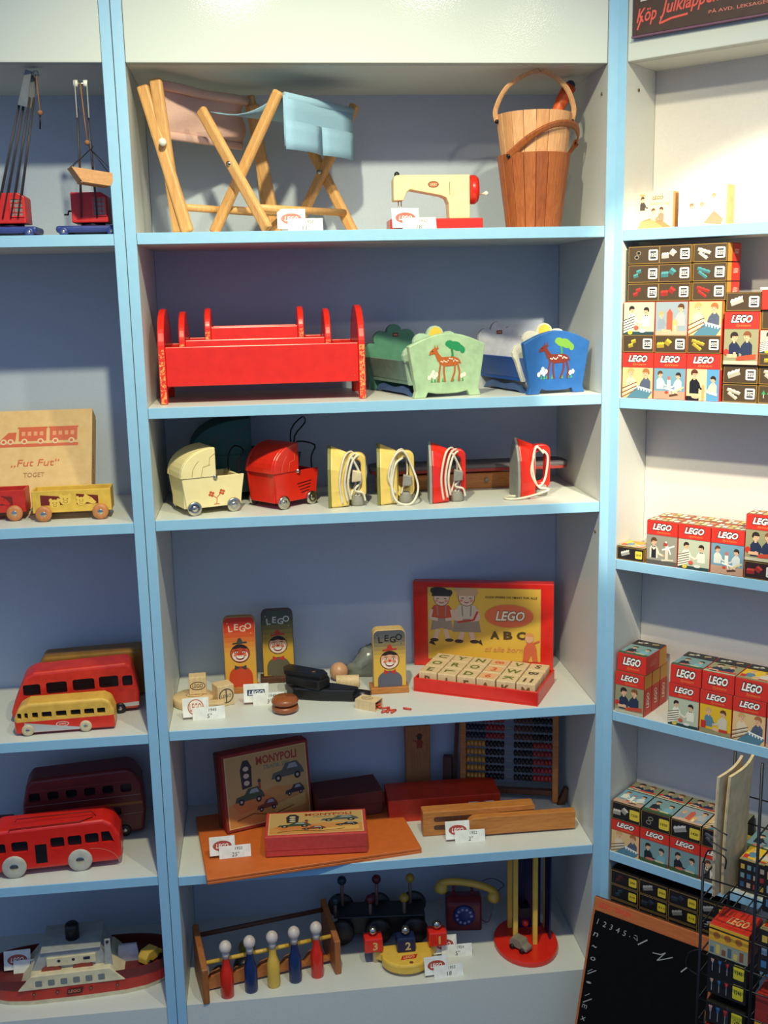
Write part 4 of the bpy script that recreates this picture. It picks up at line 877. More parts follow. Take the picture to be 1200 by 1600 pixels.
def crane(label, loc, rz, boom_to, n_rod, bucket):
    t = thing('toy_crane', label, 'toy crane', loc, rz, 'toy cranes on the left top shelf')
    G().box(-.055, .045, -.036, .030, .006, .017).build('chassis', CRB, t, .004)
    for x in (-.042, .034):
        for y in (-.039, .033): wheel(t, x, y, .0075, .004, CRB, CHROME)
    G().cyl((0, 0, .017), (0, 0, .022), .02, n=20).build('turntable', DARKW, t)
    cb = G().prism([(-.030, .022), (.028, .022), (.028, .064), (.018, .070), (-.030, .070)], -.024, .026).build('cab', mat('crane_red', (206, 34, 30), .4), t, .002)
    wf = G().ring([(.004, .032), (.026, .032), (.026, .062), (.004, .062)], [(.006, .034), (.024, .034), (.024, .060), (.006, .060)], -.0262, -.024)
    for k in (1, 2): wf.box(.004+.0073*k-.0006, .004+.0073*k+.0006, -.0260, -.0242, .033, .061)
    for k in (1, 2, 3): wf.box(.005, .025, -.0260, -.0242, .032+.0075*k-.0006, .032+.0075*k+.0006)
    pn = G().box(.005, .025, -.0246, -.0240, .033, .061).build('window', PLATE, t); wf.build('window_bars', RED, pn)
    G().tube([(-.030, 0, .042), (-.038, 0, .042), (-.038, -.008, .036), (-.044, -.008, .036)], .0014, 6).build('crank', WIRE, t)
    bt = Vector(boom_to); b0 = Vector((-.002, -.026, .030)); d = (bt-b0).normalized()
    for x in ([-.010, .010] if n_rod == 2 else [-.014, -.005, .005, .014]):
        for dy in (0, .010): G().cyl(b0+Vector((x*1.25, dy, 0)), bt-d*.035+Vector((x*.75, dy*.5, 0)), .0013, n=6).build('boom_rod', ROD, t)
    hp = G()
    for sx in (-1, 1): hp.prism([(-.008, -.050), (.008, -.050), (.005, .004), (-.005, .004)], sx*.009-.0008, sx*.009+.0008, 'x')
    M = Matrix.Translation(bt) @ d.to_track_quat('Z', 'Y').to_matrix().to_4x4()
    hp.v = [tuple(M @ Vector((p[0], p[1], p[2]))) for p in hp.v]; hp.build('head_plate', PLATE, t)
    for sx in (-1, 1): G().cyl(bt+Vector((sx*.0105, 0, 0)), bt+Vector((sx*.0045, 0, 0)), .0055, n=14).build('pulley', WHITE, t)
    G().cyl(bt+Vector((-.012, 0, 0)), bt+Vector((.012, 0, 0)), .0022, n=8).build('pulley_pin', CHROME, t)
    e = bt+Vector((.0, -.004, 0)) if bucket else bt+Vector((.008, -.004, 0))
    q = e+Vector((.006 if bucket else .004, -.012, -.090 if bucket else -.060))
    G().tube([e, q], .0011, 6).build('hoist_string', STRG, t); G().ball(q, .0042, 10, 6).build('weight', STRG, t)
    if bucket:
        G().tube(smoothpath([q, q+Vector((.004, 0, -.010)), q+Vector((.008, 0, -.006)), q+Vector((.006, 0, -.002))], 4), .0008, 6).build('hook', WIRE, t)
        bp = q+Vector((.004, -.010, -.064)); TB = Matrix.Translation(bp) @ Matrix.Rotation(.38, 4, 'Z') @ Matrix.Rotation(.12, 4, 'Y')
        bk = G().ring([(-.036, -.016), (.034, -.016), (.034, .016), (-.036, .016)], [(-.033, -.013), (.031, -.013), (.031, .013), (-.033, .013)], .0, .02, 'z')
        bk.v = [(p[0]*(1 if p[2] > .01 else .62)+(.004 if p[2] < .01 else 0), p[1], p[2]) for p in bk.v]; bk.box(-.020, .024, -.0145, .0145, -.001, .0022); bk.v = [tuple(TB @ Vector(p)) for p in bk.v]
        ob_ = bk.build('grab_bucket', mat('bucket_wood', (206, 148, 92), .5, kind='woodx'), t)
        for c in ((-.034, -.014, .02), (.032, -.014, .02), (-.034, .014, .02), (.032, .014, .02)): G().cyl(q+Vector((.004, 0, -.010)), TB @ Vector(c), .0006, n=5).build('bucket_cord', WIRE, ob_)
    else:
        G().tube([q, q+Vector((-.002, 0, -.024))], .0012, 6).build('hook', WIRE, t)
    return t
crane('toy crane with red cab, its wooden bucket hanging from the boom, nearest the upright', (-.078, .085, L1), 0, (.004, -.055, .230), 2, True)
crane('toy crane at the far left cut by the frame, with four rod boom', (-.208, .085, L1), .0, (.058, -.045, .246), 4, False)

ct = thing('cardboard_box', 'tan cardboard train box leaning against the back of the left shelf', 'box', (-.247, .112, L3), 0, rx=-.52)
cb = G().box(-.125, .125, 0, .048, 0, .198).build('box_body', mat('tan_cardboard', (224, 186, 128), .7, rgb2=(214, 174, 114), bump=.08), ct, .0012)
G().box(-.1262, .1262, -.0012, .036, .0, .1992).build('lid', _mats['tan_cardboard'], ct, .0012)
a = Art(); OR = (206, 92, 52); TX = (170, 120, 74)
def tr(x): return x
a.rect(-.120, .128, .102, .134, OR)
a.poly([(-.115, .139), (-.072, .139), (-.072, .158), (-.058, .158), (-.058, .166), (-.040, .166), (-.040, .139), (-.042, .137), (-.115, .137)], OR).rect(-.062, .164, -.036, .167, OR).rect(-.100, .158, -.092, .168, OR)
a.poly([(-.036, .139), (-.008, .139), (-.006, .156), (-.020, .156), (-.028, .148)], OR)
for x0 in (-.002, .052):
    a.rect(x0, .139, x0+.048, .164, OR).rect(x0-.002, .163, x0+.050, .166, OR)
    for k in range(4): a.rect(x0+.005+.0105*k, .149, x0+.011+.0105*k, .157, (226, 150, 104))
for x in (-.104, -.088, -.066, -.048, -.028, -.016, .008, .036, .062, .090): a.ell(x, .138, .0055, .0055, (226, 196, 150), 14).ell(x, .138, .003, .003, OR, 10)
a.text(',,Fut Fut\u201c', -.002+.030, .096, .015, OR, 0, .15, w=.084).text('TOGET', -.004+.030, .074, .0085, TX, 0, 0, w=.036).text('Nr. 410', .080, .036, .013, TX, 0, 0, w=.050).text('BILLUND LEGETOJ 308', -.085, .034, .008, TX, 0, 0, w=.075)
a.build('lid_print', ct.children[1], (0, -.0012, 0))
Art().text('Fut Fut', 0, 0, .013, (196, 80, 50), 0, .15, w=.060).build('side_print', ct.children[1], (.1262, .017, .085), (0, -.2, 1), (0, -1, -.2))
def wagon(label, loc, rz, m, inner, L):
    t = thing('animal_wagon', label, 'toy wagon', loc, rz, 'wooden animal wagons')
    for y in (-.024, .021):
        s = G().box(-L/2, L/2, y, y+.003, .014, .052).build('side_board', m, t, .0008, 1)
        if y < 0:
            a = Art(); dk = (112, 34, 20); ln = (150, 96, 30) if inner else (90, 20, 14); f1 = (232, 192, 84) if inner else (196, 40, 30)
            for x in (-.033, .026): a.poly([(x-.018, -.008), (x+.018, -.008), (x+.018, .006), (x-.018, .010)], dk)
            for x, y_, r in ((-.028, -.006, .0085), (-.010, .0, .0095), (.016, -.003, .008)):
                a.ell(x, y_, r, r*.9, f1, 16)
                for sx in (-1, 1): a.ell(x+sx*r*.75, y_+r*.75, r*.35, r*.4, f1, 10).ell(x+sx*r*.35, y_+r*.2, r*.13, r*.13, ln, 8)
                a.ell(x, y_-r*.3, r*.4, r*.28, ln, 12).ell(x, y_-r*.3, r*.32, r*.2, f1, 12)
            a.poly([(.022, .010), (.034, .002), (.041, -.006), (.036, -.009), (.026, -.005), (.018, -.008)], f1).ell(.030, .0015, .001, .001, ln, 6)
            a.build('carved_animals', s, (0, -.024, .035))
    for x in (-L/2, L/2-.003): G().box(x, x+.003, -.021, .021, .014, .052).build('end_board', m, t)
    G().box(-L/2+.003, L/2-.003, -.021, .021, .014, .018).build('floor_board', m, t)
    for x in (-L*.36, L*.36):
        for y in (-.029, .029): wheel(t, x, y, .0135, .0045, WHL, CHROME, sg=-1 if y < 0 else 1)
        G().cyl((x, -.03, .0135), (x, .03, .0135), .0016, n=6).build('axle', WIRE, t)
    G().tube([(-L/2-.010, 0, .016), (-L/2, 0, .016)], .0015, 6).build('coupling', CHROME, t)
    return t
wagon('yellow wooden wagon with carved animals in front of the tan box', (-.143, .075, L3), .035, mat('wagon_yellow', (228, 184, 72), .5), True, .130)
wagon('red wooden wagon with carved animals, cut off by the left edge', (-.288, .090, L3), .035, mat('wagon_red', (196, 44, 34), .45), False, .130)

def bus(name, label, cat, loc, rz, prof, w, m, wins, wr, wheels, tyre, hubm, extra=None, group=None, bev=.006):
    t = thing(name, label, cat, loc, rz, group)
    cut = G()
    for pts in wins: cut.prism(pts, -w/2-.01, -w/2+.008); cut.prism(pts, w/2-.008, w/2+.01)
    body = G().prism(prof, -w/2, w/2).build('body', m, t, bev, 3, cut=cut if wins else None)
    for pts in wins:
        cx = sum(p[0] for p in pts)/len(pts); cz = sum(p[1] for p in pts)/len(pts)
        q = [(cx+(p[0]-cx)*.99, cz+(p[1]-cz)*.99) for p in pts]
        for y0 in (-w/2+.0062, w/2-.0078): G().prism(q, y0, y0+.0016).build('window', DARKW, t)
    for x in wheels:
        for sg in (-1, 1): wheel(t, x, sg*(w/2-.001), wr, .004, tyre, hubm, sg=sg)
    if extra: extra(t, body)
    return t
def rw(x0, x1, z0, z1, r=.004): return rrect(x0, z0, x1, z1, r, 3)
TRK = 'wooden toy buses and vans'
bus('toy_van', 'ochre toy van with no windows at the back of the left shelf', 'toy van', (-.160, .212, L4), .05, [(-.100, .004), (.100, .004), (.102, .085), (.094, .093), (-.082, .090), (-.100, .060)], .055, mat('ochre_paint', (150, 104, 30), .4), [], .010, (-.06, .06), BLACK, CHROME, None, TRK)
bus('toy_bus', 'large red toy bus with five dark windows and rounded front', 'toy bus', (-.168, .130, L4), .10, [(-.118, .006), (.105, .006), (.106, .036), (.094, .090), (.084, .095), (-.076, .092), (-.092, .084), (-.112, .040), (-.119, .020)], .058, mat('bus_red', (218, 54, 34), .35, rgb2=(194, 40, 30)),
    [rw(-.096, -.066, .048, .070), rw(-.056, -.020, .048, .071), rw(-.010, .028, .049, .072), rw(.036, .070, .050, .073), rw(.077, .095, .050, .071)], .010, (-.07, .07), BLACK, CHROME,
    lambda t, b: Art().poly([(.02, .012), (.104, .012), (.104, .020), (.06, .018)], (190, 190, 180)).build('side_flash', b, (0, -.029, 0)), TRK)
def ybus(t, b):
    G().prism([(-.084, .004), (.084, .004), (.083, .030), (-.086, .028)], -.0222, .0222).build('lower_body', mat('bus_lower_red', (218, 52, 34), .35), t, .003)
    a = Art(); a.poly([(-.064, .006), (.03, .006), (.03, .010), (-.064, .024)], (180, 180, 176)).ell(.0, .018, .011, .0045, (230, 220, 200), 20).ell(.0, .018, .0098, .0036, (206, 60, 44), 20).text('LEGO', 0, .018, .0026, (240, 230, 210), .01, .2, w=.012)
    a.build('side_flash', t.children[-1], (-.005, -.0222, 0))
bus('toy_bus', 'small toy bus with yellow roof and red lower half in front', 'toy bus', (-.180, .052, L4), .035, [(-.086, .006), (.084, .006), (.084, .034), (.078, .052), (.066, .059), (-.062, .058), (-.078, .050), (-.086, .032)], .044, mat('bus_yellow', (232, 182, 78), .35),
    [rw(-.080, -.073, .031, .042, .002), rw(-.068, -.062, .031, .042, .002), rw(-.055, -.045, .031, .042, .002), rw(-.039, -.022, .031, .042, .002), rw(-.015, .003, .031, .042, .002), rw(.010, .027, .031, .042, .002), rw(.033, .050, .031, .042, .002), rw(.055, .069, .031, .042, .002)],
    .0105, (-.064, .034), mat('cream_tyre', (206, 190, 150), .5), CHROME, ybus, TRK, bev=.005)
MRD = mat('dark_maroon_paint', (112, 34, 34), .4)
def ddx(t, b):
    a = Art(); a.rect(-.108, .064, .106, .069, (160, 90, 30)).line([(-.108, .082), (.104, .083)], .001, (150, 120, 120)).line([(.07, .045), (.106, .046)], .001, (150, 120, 120)).line([(-.1, .111), (.09, .112)], .001, (140, 60, 50)); a.build('trim_line', b, (0, -.032, 0))
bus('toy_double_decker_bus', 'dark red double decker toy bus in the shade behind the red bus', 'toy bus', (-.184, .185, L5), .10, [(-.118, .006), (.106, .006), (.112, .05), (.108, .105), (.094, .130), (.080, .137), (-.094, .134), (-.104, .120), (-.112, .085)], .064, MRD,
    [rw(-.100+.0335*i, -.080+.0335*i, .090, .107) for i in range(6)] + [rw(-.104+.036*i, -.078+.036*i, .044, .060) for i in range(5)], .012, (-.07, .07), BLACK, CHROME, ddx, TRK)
def trolley(t, b):
    for p in ([(-.075, -.012, .098), (-.072, -.012, .103), (.058, -.012, .104), (.066, -.012, .094)], [(-.085, -.031, .088), (-.082, -.031, .094), (.040, -.031, .096), (.060, -.020, .097)]): G().tube(p, .0007, 6).build('roof_wire', WIRE, t)
    G().box(-.042, -.022, -.0322, -.0255, .024, .060).build('door', DARKW, t)
    a = Art(); a.line([(.052+.05*math.cos(q), .010+.032*math.sin(q)) for q in [PI/2*i/8 for i in range(9)]], .0008, (226, 130, 100)); a.build('panel_line', b, (0, -.032, 0))
bus('toy_bus', 'shiny red trolley bus with big white wheels and roof wires', 'toy bus', (-.212, .070, L5), .07, [(-.128, .012), (.100, .012), (.108, .020), (.106, .062), (.094, .086), (.078, .095), (-.104, .092), (-.122, .080), (-.130, .050)], .064, mat('trolley_red', (216, 36, 22), .3, rgb2=(206, 30, 20), coat=.2),
    [rw(-.116, -.092, .048, .068), rw(-.082, -.054, .048, .069), rw(-.015, .009, .049, .070), rw(.015, .039, .049, .070), rw(.045, .069, .050, .071), [(.074, .050), (.096, .050), (.088, .072), (.074, .072)]], .0215, (-.080, .034), TYRE, CHROME, trolley, TRK)
simple('toy_car', G().prism([(-.02, .0), (.018, .0), (.022, .02), (.016, .034), (-.02, .034)], -.02, .02), MRD, 'dark red toy car end just peeking in at the left frame edge', 'toy car', (-.345, .20, L5), bevel=.003)

fy = thing('toy_ferry', 'red and cream wooden toy ferry boat with grey upper works', 'toy ferry', (-.205, .105, L6), .055)
HR = mat('hull_red', (196, 44, 30), .4); FC = mat('ferry_cream', (226, 210, 170), .5); DK = mat('deck_maroon', (110, 38, 36), .5)
def hull(z0, z1, k0, k1, n=20):
    def ol(k): return [(.175*k*math.copysign(abs(math.cos(q))**.55, math.cos(q)), .062*k*math.copysign(abs(math.sin(q))**.8, math.sin(q))) for q in [2*PI*i/n for i in range(n)]]
    g = G(); a_, b_ = ol(k0), ol(k1); g.add([(x, y, z0) for x, y in a_] + [(x, y, z1) for x, y in b_], [tuple(range(n)), tuple(range(2*n-1, n-1, -1))] + [(i, (i+1) % n, n+(i+1) % n, n+i) for i in range(n)]); return g
hull(0, .010, .93, .965).build('keel', FC, fy); h_ = hull(.010, .034, .965, 1.0).build('hull', HR, fy); hull(.034, .037, .985, .985).build('deck', DK, fy)
wl = G(); n = 40
def ol(k): return [(.175*k*math.copysign(abs(math.cos(q))**.55, math.cos(q)), .062*k*math.copysign(abs(math.sin(q))**.8, math.sin(q))) for q in [2*PI*i/n for i in range(n)]]
G().ring(ol(1.0), ol(.965), .034, .052, 'z').build('bulwark', DK, fy)
cbn = G().prism([(-.105, .034), (.088, .034), (.062, .062), (-.080, .062)], -.0625, .040).build('cabin', FC, fy, .0015)
a = Art()
for i in range(6): a.poly(rrect(-.073+.0225*i, .040, -.061+.0225*i, .052, .002, 3), (120, 124, 122))
a.build('cabin_windows', cbn, (0, -.0625, 0))
G().prism([(-.080, .062), (.060, .062), (.044, .098), (-.062, .098)], -.045, .036).build('upper_cabin', mat('ferry_grey', (168, 168, 162), .5), fy, .001)
for x in (-.045, .012):
    lb_ = G().prism(ellp(x, .062, .018, .009, 12, 0, PI), -.050, -.045).build('lifeboat', mat('lifeboat_red', (150, 60, 44), .5), fy)
wh_ = G().box(-.052, .036, -.050, -.045, .070, .086).build('bridge_front', FC, fy)
a = Art(); a.ell(-.03, 0, .003, .003, (40, 44, 60), 10).ell(-.004, 0, .003, .003, (40, 44, 60), 10).rect(.014, -.003, .026, .003, (40, 44, 60)); a.build('bridge_windows', wh_, (0, -.050, .080))
G().box(-.062, .046, -.05, .04, .098, .1005).build('roof', _mats['ferry_grey'], fy, .001)
G().lathe([(.0005, 0), (.013, 0), (.013, .026), (.010, .030), (.0005, .030)], (-.008, -.01, .1005), 18).build('funnel', BLACK, fy)
G().prism([(.050, .037), (.066, .037), (.064, .112), (.054, .112)], -.05, -.046).build('mast_board', _mats['ferry_grey'], fy); G().ball((.059, -.05, .108), .003, 8, 6).build('lamp', BLACK, fy)
G().prism([(.070, .037), (.112, .037), (.108, .072), (.074, .072)], -.01, -.005).build('ramp_wall', LGRY, fy)
Art().poly([(-.014, -.006), (.014, -.005), (.017, .006), (-.012, .005)], (70, 30, 20)).text('LEGO', 0, 0, .006, (206, 120, 80), .02, .2, w=.022).build('hull_name', h_, (-.005, -.0626, .0235))
a = Art()
for x in (-.072, -.030, .030, .078): a.ell(x, 0, .003, .003, (30, 30, 34), 12).ell(x, 0, .0018, .0018, (150, 120, 90), 10)
a.build('porthole', h_, (-.005, -.0622, .025))
fc = thing('toy_car', 'small yellow toy car on the right end of the ferry deck', 'toy car', (-.072, .098, L6+.037), .9)
G().prism([(-.022, .004), (.022, .004), (.023, .014), (.014, .017), (.010, .026), (-.014, .026), (-.022, .016)], -.011, .011).build('body', YEL, fc, .002)
for x in (-.013, .013):
    for y in (-.0115, .0115): G().lathe([(.0005, -.002), (.0055, -.002), (.0055, .002), (.0005, .002)], (x, y, .0055), 12, 'y').build('wheel', BLACK, fc)
price_tag((-.290, .092, L6+.037), .05, 'price card standing on the left deck of the toy ferry', ['1958', ''], sc=1.05)

# ================================================================ right bookcase: sign and small brick boxes
sg = thing('shop_sign', 'dark brown shop sign with red script lettering on the right header', 'sign', RW(.030, -.0085, 1.8185), -Q)
sb = G().box(0, .40, 0, .008, 0, .10).build('sign_board', mat('sign_brown', (74, 52, 36), .45), sg, .001)
G().box(-.001, .401, -.0006, .009, -.0025, .0).build('sign_edge', mat('sign_edge_plum', (120, 78, 100), .4), sg)
SR = (226, 88, 70); a = Art()
a.text('K\u00f6p', .024, .026, .027, SR, .015, .35, w=.034, rot=.05).text('Julklappen', .094, .034, .026, SR, .015, .35, w=.096, rot=.05)
a.line([(.046, .012), (.066, .017), (.092, .019)], .0032, SR).line([(.009, .008), (.017, .028)], .0028, SR).line([(.046, .012), (.054, .030)], .0022, SR)
a.build('script_lettering', sb, (0, 0, 0)); a = Art()
a.text('P\u00c5 AVD. LEKSAGER', .172, .0165, .0062, (216, 120, 100), .01, 0, w=.094, rot=.0)
a.build('small_lettering', sb, (0, 0, 0)); a = Art()
a.text('och g\u00f6r', .182, .034, .009, (216, 120, 100), .0, .3, w=.05, rot=.04); a.build('small_lettering', sb, (0, 0, 0)); a = Art()
a.line([(.013, .050), (.072, .054)], .0022, (206, 196, 180)); a.build('printed_line', sb, (0, 0, 0))

SK = (228, 178, 140)
def kid(a, x, y, s, hair, shirt, dr, tie=None, jump=None):
    a.poly([(x-.9*s, y-3.6*s), (x-.9*s, y-1.5*s), (x-.35*s, y-.85*s), (x+.35*s, y-.85*s), (x+.9*s, y-1.5*s), (x+.9*s, y-3.6*s)], shirt)
    if jump: a.poly([(x-.55*s, y-3.6*s), (x-.5*s, y-1.4*s), (x, y-1.9*s), (x+.5*s, y-1.4*s), (x+.55*s, y-3.6*s)], jump)
    a.line([(x+.75*s*dr, y-1.6*s), (x+1.1*s*dr, y-2.6*s), (x+2.0*s*dr, y-2.9*s)], .42*s, shirt); a.ell(x+2.1*s*dr, y-2.9*s, .26*s, .2*s, SK, 8)
    a.rect(x-.2*s, y-1.1*s, x+.2*s, y-.6*s, SK)
    if tie: a.poly([(x, y-1.1*s), (x+.35*s, y-.9*s), (x+.35*s, y-1.3*s)], tie).poly([(x, y-1.1*s), (x-.35*s, y-.9*s), (x-.35*s, y-1.3*s)], tie)
    a.ell(x, y, .62*s, .75*s, SK, 14); a.poly(ellp(x, y+.18*s, .68*s, .66*s, 12, -.15, PI+.15), hair); a.ell(x+.5*s*(-dr), y+.1*s, .2*s, .4*s, hair, 8)
    for q in (-.22, .22): a.ell(x+q*s+.12*s*dr, y-.08*s, .09*s, .07*s, (60, 40, 30), 6)
    a.line([(x-.15*s+.12*s*dr, y-.42*s), (x+.2*s+.12*s*dr, y-.42*s)], .08*s, (170, 90, 70)); return a
BR, BK, BL = (96, 60, 36), (50, 38, 32), (206, 160, 100)
def photo(a, x0, y0, x1, y1, kind):
    w, h = x1-x0, y1-y0; X = lambda u: x0+w*u; Y = lambda v: y0+h*v; a.clip = (x0, y0, x1, y1); s = w*.13; Wt = (232, 224, 204)
    bg = [(184, 190, 164), (150, 162, 166), (222, 186, 130), (112, 152, 170), (90, 150, 190), (150, 146, 110), (150, 146, 130), (224, 180, 40), (120, 150, 150)][kind]
    a.rect(x0, y0, x1, y1, bg)
    tb = [(70, 110, 110), (196, 150, 120), (84, 128, 146), (190, 150, 124), (200, 180, 150), (180, 160, 130), (90, 86, 80), (150, 140, 100), (60, 90, 50)][kind]
    if kind == 0:
        kid(a, X(.26), Y(.78), s, BK, Wt, 1); kid(a, X(.74), Y(.74), s, BK, Wt, -1, (40, 44, 60)); a.rect(x0, y0, x1, Y(.10), (44, 70, 72))
        a.poly([(X(0), Y(.05)), (X(.36), Y(.2)), (X(.36), Y(.62)), (X(0), Y(.45))], (240, 232, 206))
        for k in range(5): a.line([(X(0), Y(.12+.08*k)), (X(.36), Y(.25+.08*k))], h*.025, (50, 40, 44))
        a.ell(X(.22), Y(.07), w*.08, h*.06, (226, 196, 60), 10).ell(X(.62), Y(.12), w*.11, h*.05, (220, 220, 210), 10).ell(X(.42), Y(.22), w*.08, h*.07, (206, 90, 70), 8)
    elif kind == 1:
        kid(a, X(.18), Y(.62), s*.9, BL, (140, 150, 160), 1); kid(a, X(.80), Y(.82), s*1.15, BR, (180, 176, 176), -1); a.rect(x0, y0, x1, Y(.12), (214, 170, 140))
        a.rect(X(.36), Y(.12), X(.54), Y(.68), (206, 92, 66)).poly([(X(.36), Y(.68)), (X(.45), Y(.8)), (X(.54), Y(.68))], (206, 92, 66)).poly([(X(.54), Y(.12)), (X(.54), Y(.4)), (X(.62), Y(.52)), (X(.7), Y(.4)), (X(.7), Y(.12))], (226, 176, 110)).rect(X(.6), Y(.12), X(.65), Y(.3), (250, 236, 200)).line([(X(.2), Y(.14)), (X(.5), Y(.12))], h*.08, SK)
    elif kind == 2:
        kid(a, X(.28), Y(.84), s*1.25, BL, (226, 206, 170), 1); kid(a, X(.78), Y(.82), s*1.3, (170, 106, 60), (84, 92, 112), -1); a.poly([(X(.15), y0), (X(.52), Y(.40)), (X(1), Y(.22)), (X(.85), y0)], tb)
        for k in range(5): a.line([(X(0), Y(.02+.07*k)), (X(.48), Y(.28+.06*k))], h*.025, (236, 226, 200) if k % 2 else (120, 80, 56))
        a.line([(X(.5), Y(.38)), (X(.97), Y(.26))], h*.05, (246, 240, 226))
        for k in range(5): a.line([(X(.54+.09*k), Y(.36-.02*k)), (X(.55+.09*k), Y(.27-.02*k))], w*.04, (246, 240, 226))
    elif kind == 3:
        kid(a, X(.2), Y(.80), s*.95, BR, (214, 214, 200), 1); kid(a, X(.78), Y(.76), s*.95, BK, (206, 210, 206), -1); a.rect(x0, y0, x1, Y(.26), tb)
        a.rect(X(.43), Y(.34), X(.54), Y(.62), (232, 226, 210)).rect(X(.45), Y(.62), X(.52), Y(.74), (206, 100, 84)).line([(X(.34), Y(.36)), (X(.74), Y(.26))], h*.06, (240, 236, 224))
        for k in range(3): a.line([(X(.52+.1*k), Y(.32)), (X(.54+.1*k), Y(.18))], w*.03, (240, 236, 224))
        a.line([(X(.62), Y(.22)), (X(.96), Y(.40))], h*.06, (216, 200, 150)).poly([(X(.52), Y(.08)), (X(.8), Y(.14)), (X(.74), Y(.2)), (X(.5), Y(.14))], (90, 60, 40)).ell(X(.42), Y(.22), w*.06, h*.05, (206, 70, 50), 8)
    elif kind == 4:
        a.rect(x0, y0, X(.62), y1, (226, 206, 150)); kid(a, X(.24), Y(.84), s*1.25, (90, 50, 40), (28, 28, 34), 1); kid(a, X(.82), Y(.68), s*.95, BK, (226, 200, 170), -1); a.rect(x0, y0, X(.4), Y(.14), (30, 28, 30)).ell(X(.3), Y(.13), w*.14, h*.07, SK, 12).line([(X(.62), Y(.3)), (X(.95), Y(.2))], h*.08, (236, 228, 210)).rect(X(.48), y0, X(.56), Y(.5), (214, 160, 110))
    elif kind == 5:
        kid(a, X(.30), Y(.78), s*1.3, BK, (40, 48, 74), 1); kid(a, X(.68), Y(.80), s*1.3, (130, 80, 44), (44, 52, 78), -1); a.rect(x0, y0, x1, Y(.10), (196, 190, 160)).poly([(X(.38), Y(.1)), (X(.95), Y(.16)), (X(.95), Y(.30)), (X(.38), Y(.22))], (206, 76, 50)).ell(X(.08), Y(.34), w*.08, h*.10, (200, 56, 40), 10).line([(X(.1), Y(.24)), (X(.4), Y(.24))], h*.10, SK)
    elif kind == 6:
        kid(a, X(.24), Y(.78), s*1.15, BR, (226, 214, 190), 1, (50, 40, 40), (40, 40, 44)); a.rect(x0, y0, x1, Y(.14), tb)
        a.rect(X(.62), Y(.2), X(.72), Y(.66), (220, 206, 180)); 
        for q in (.4, 1.97, 3.54, 5.11): a.line([(X(.72), Y(.6)), (X(.72)+w*.22*math.cos(q), Y(.6)+w*.22*math.sin(q))], w*.05, (240, 236, 226))
        a.rect(X(.56), Y(.66), X(.7), Y(.76), (170, 70, 56)).line([(X(.5), Y(.16)), (X(.9), Y(.2))], h*.06, (206, 196, 170))
    elif kind == 7:
        kid(a, X(.28), Y(.78), s*1.1, BL, (90, 130, 150), 1); kid(a, X(.74), Y(.78), s*1.1, BR, (206, 196, 176), -1); a.rect(x0, y0, x1, Y(.16), tb).rect(X(.04), Y(.16), X(.2), Y(.42), (196, 50, 40)).ell(X(.55), Y(.18), w*.14, h*.06, SK, 10).rect(X(.62), Y(.12), X(.9), Y(.22), (196, 60, 46))
    else:
        kid(a, X(.28), Y(.72), s*1.1, BK, (34, 36, 44), 1); kid(a, X(.76), Y(.66), s*1.05, BK, (120, 170, 180), -1); a.rect(x0, y0, x1, Y(.16), tb).ell(X(.35), Y(.18), w*.16, h*.06, (206, 110, 90), 10).rect(X(.55), Y(.14), X(.85), Y(.22), (200, 190, 150))
    a.clip = None; return a
RB, BKG = (214, 50, 38), (34, 28, 24)
def lego_band(a, x0, y0, x1, y1, bg=RB):
    w, h = x1-x0, y1-y0; a.rect(x0, y0, x1, y1, bg); a.text('LEGO', (x0+x1)/2, y0+h*.60, h*.46, (248, 244, 232), .04, .30, w=w*.62, out=((30, 20, 18), .12))
    a.text('System', (x0+x1)/2+w*.05, y0+h*.19, h*.20, (236, 140, 60), .0, .35, w=w*.44); return a
def pieces(a, x, y, s, kind, col):
    dk = tuple(c*.72 for c in col)
    def brick(cx, cy, w, h, r):
        c, q = math.cos(r), math.sin(r); f = lambda u, v: (cx+u*c-v*q, cy+u*q+v*c)
        a.poly([f(-w, -h), f(w, -h), f(w, h*.3), f(-w, h*.3)], dk).poly([f(-w, h*.3), f(w, h*.3), f(w+h*.3, h), f(-w+h*.3, h)], col)
        for k in range(3): a.ell(*f(-w*.6+w*.6*k, h*.95), w*.2, h*.28, col, 8)
    if kind == 'round': brick(x+.3*s, y+.4*s, .5*s, .34*s, .3); brick(x-.3*s, y-.4*s, .5*s, .34*s, .3)
    elif kind == 'pair': brick(x-.75*s, y-.25*s, .75*s, .5*s, .05); brick(x+.75*s, y+.3*s, .55*s, .55*s, -.6)
    elif kind == 'beam': brick(x+.1*s, y+.35*s, 1.3*s, .3*s, -.32); brick(x-.1*s, y-.45*s, 1.0*s, .28*s, -.62)
    elif kind == 'plate': brick(x, y+.1*s, 1.2*s, .55*s, .35)
    elif kind == 'rings':
        for q in (-.5, .5): a.ell(x+q*s*.4, y+q*s*.8, .5*s, .4*s, (150, 140, 120), 14).ell(x+q*s*.4, y+q*s*.8, .36*s, .27*s, BKG, 14)
    elif kind == 'trees':
        for q in (-1, 0, 1): a.line([(x+q*s, y-.7*s), (x+q*s, y)], .16*s, (200, 196, 180)).poly([(x+q*s-.4*s, y), (x+q*s+.4*s, y), (x+q*s, y+.8*s)], col)
    return a
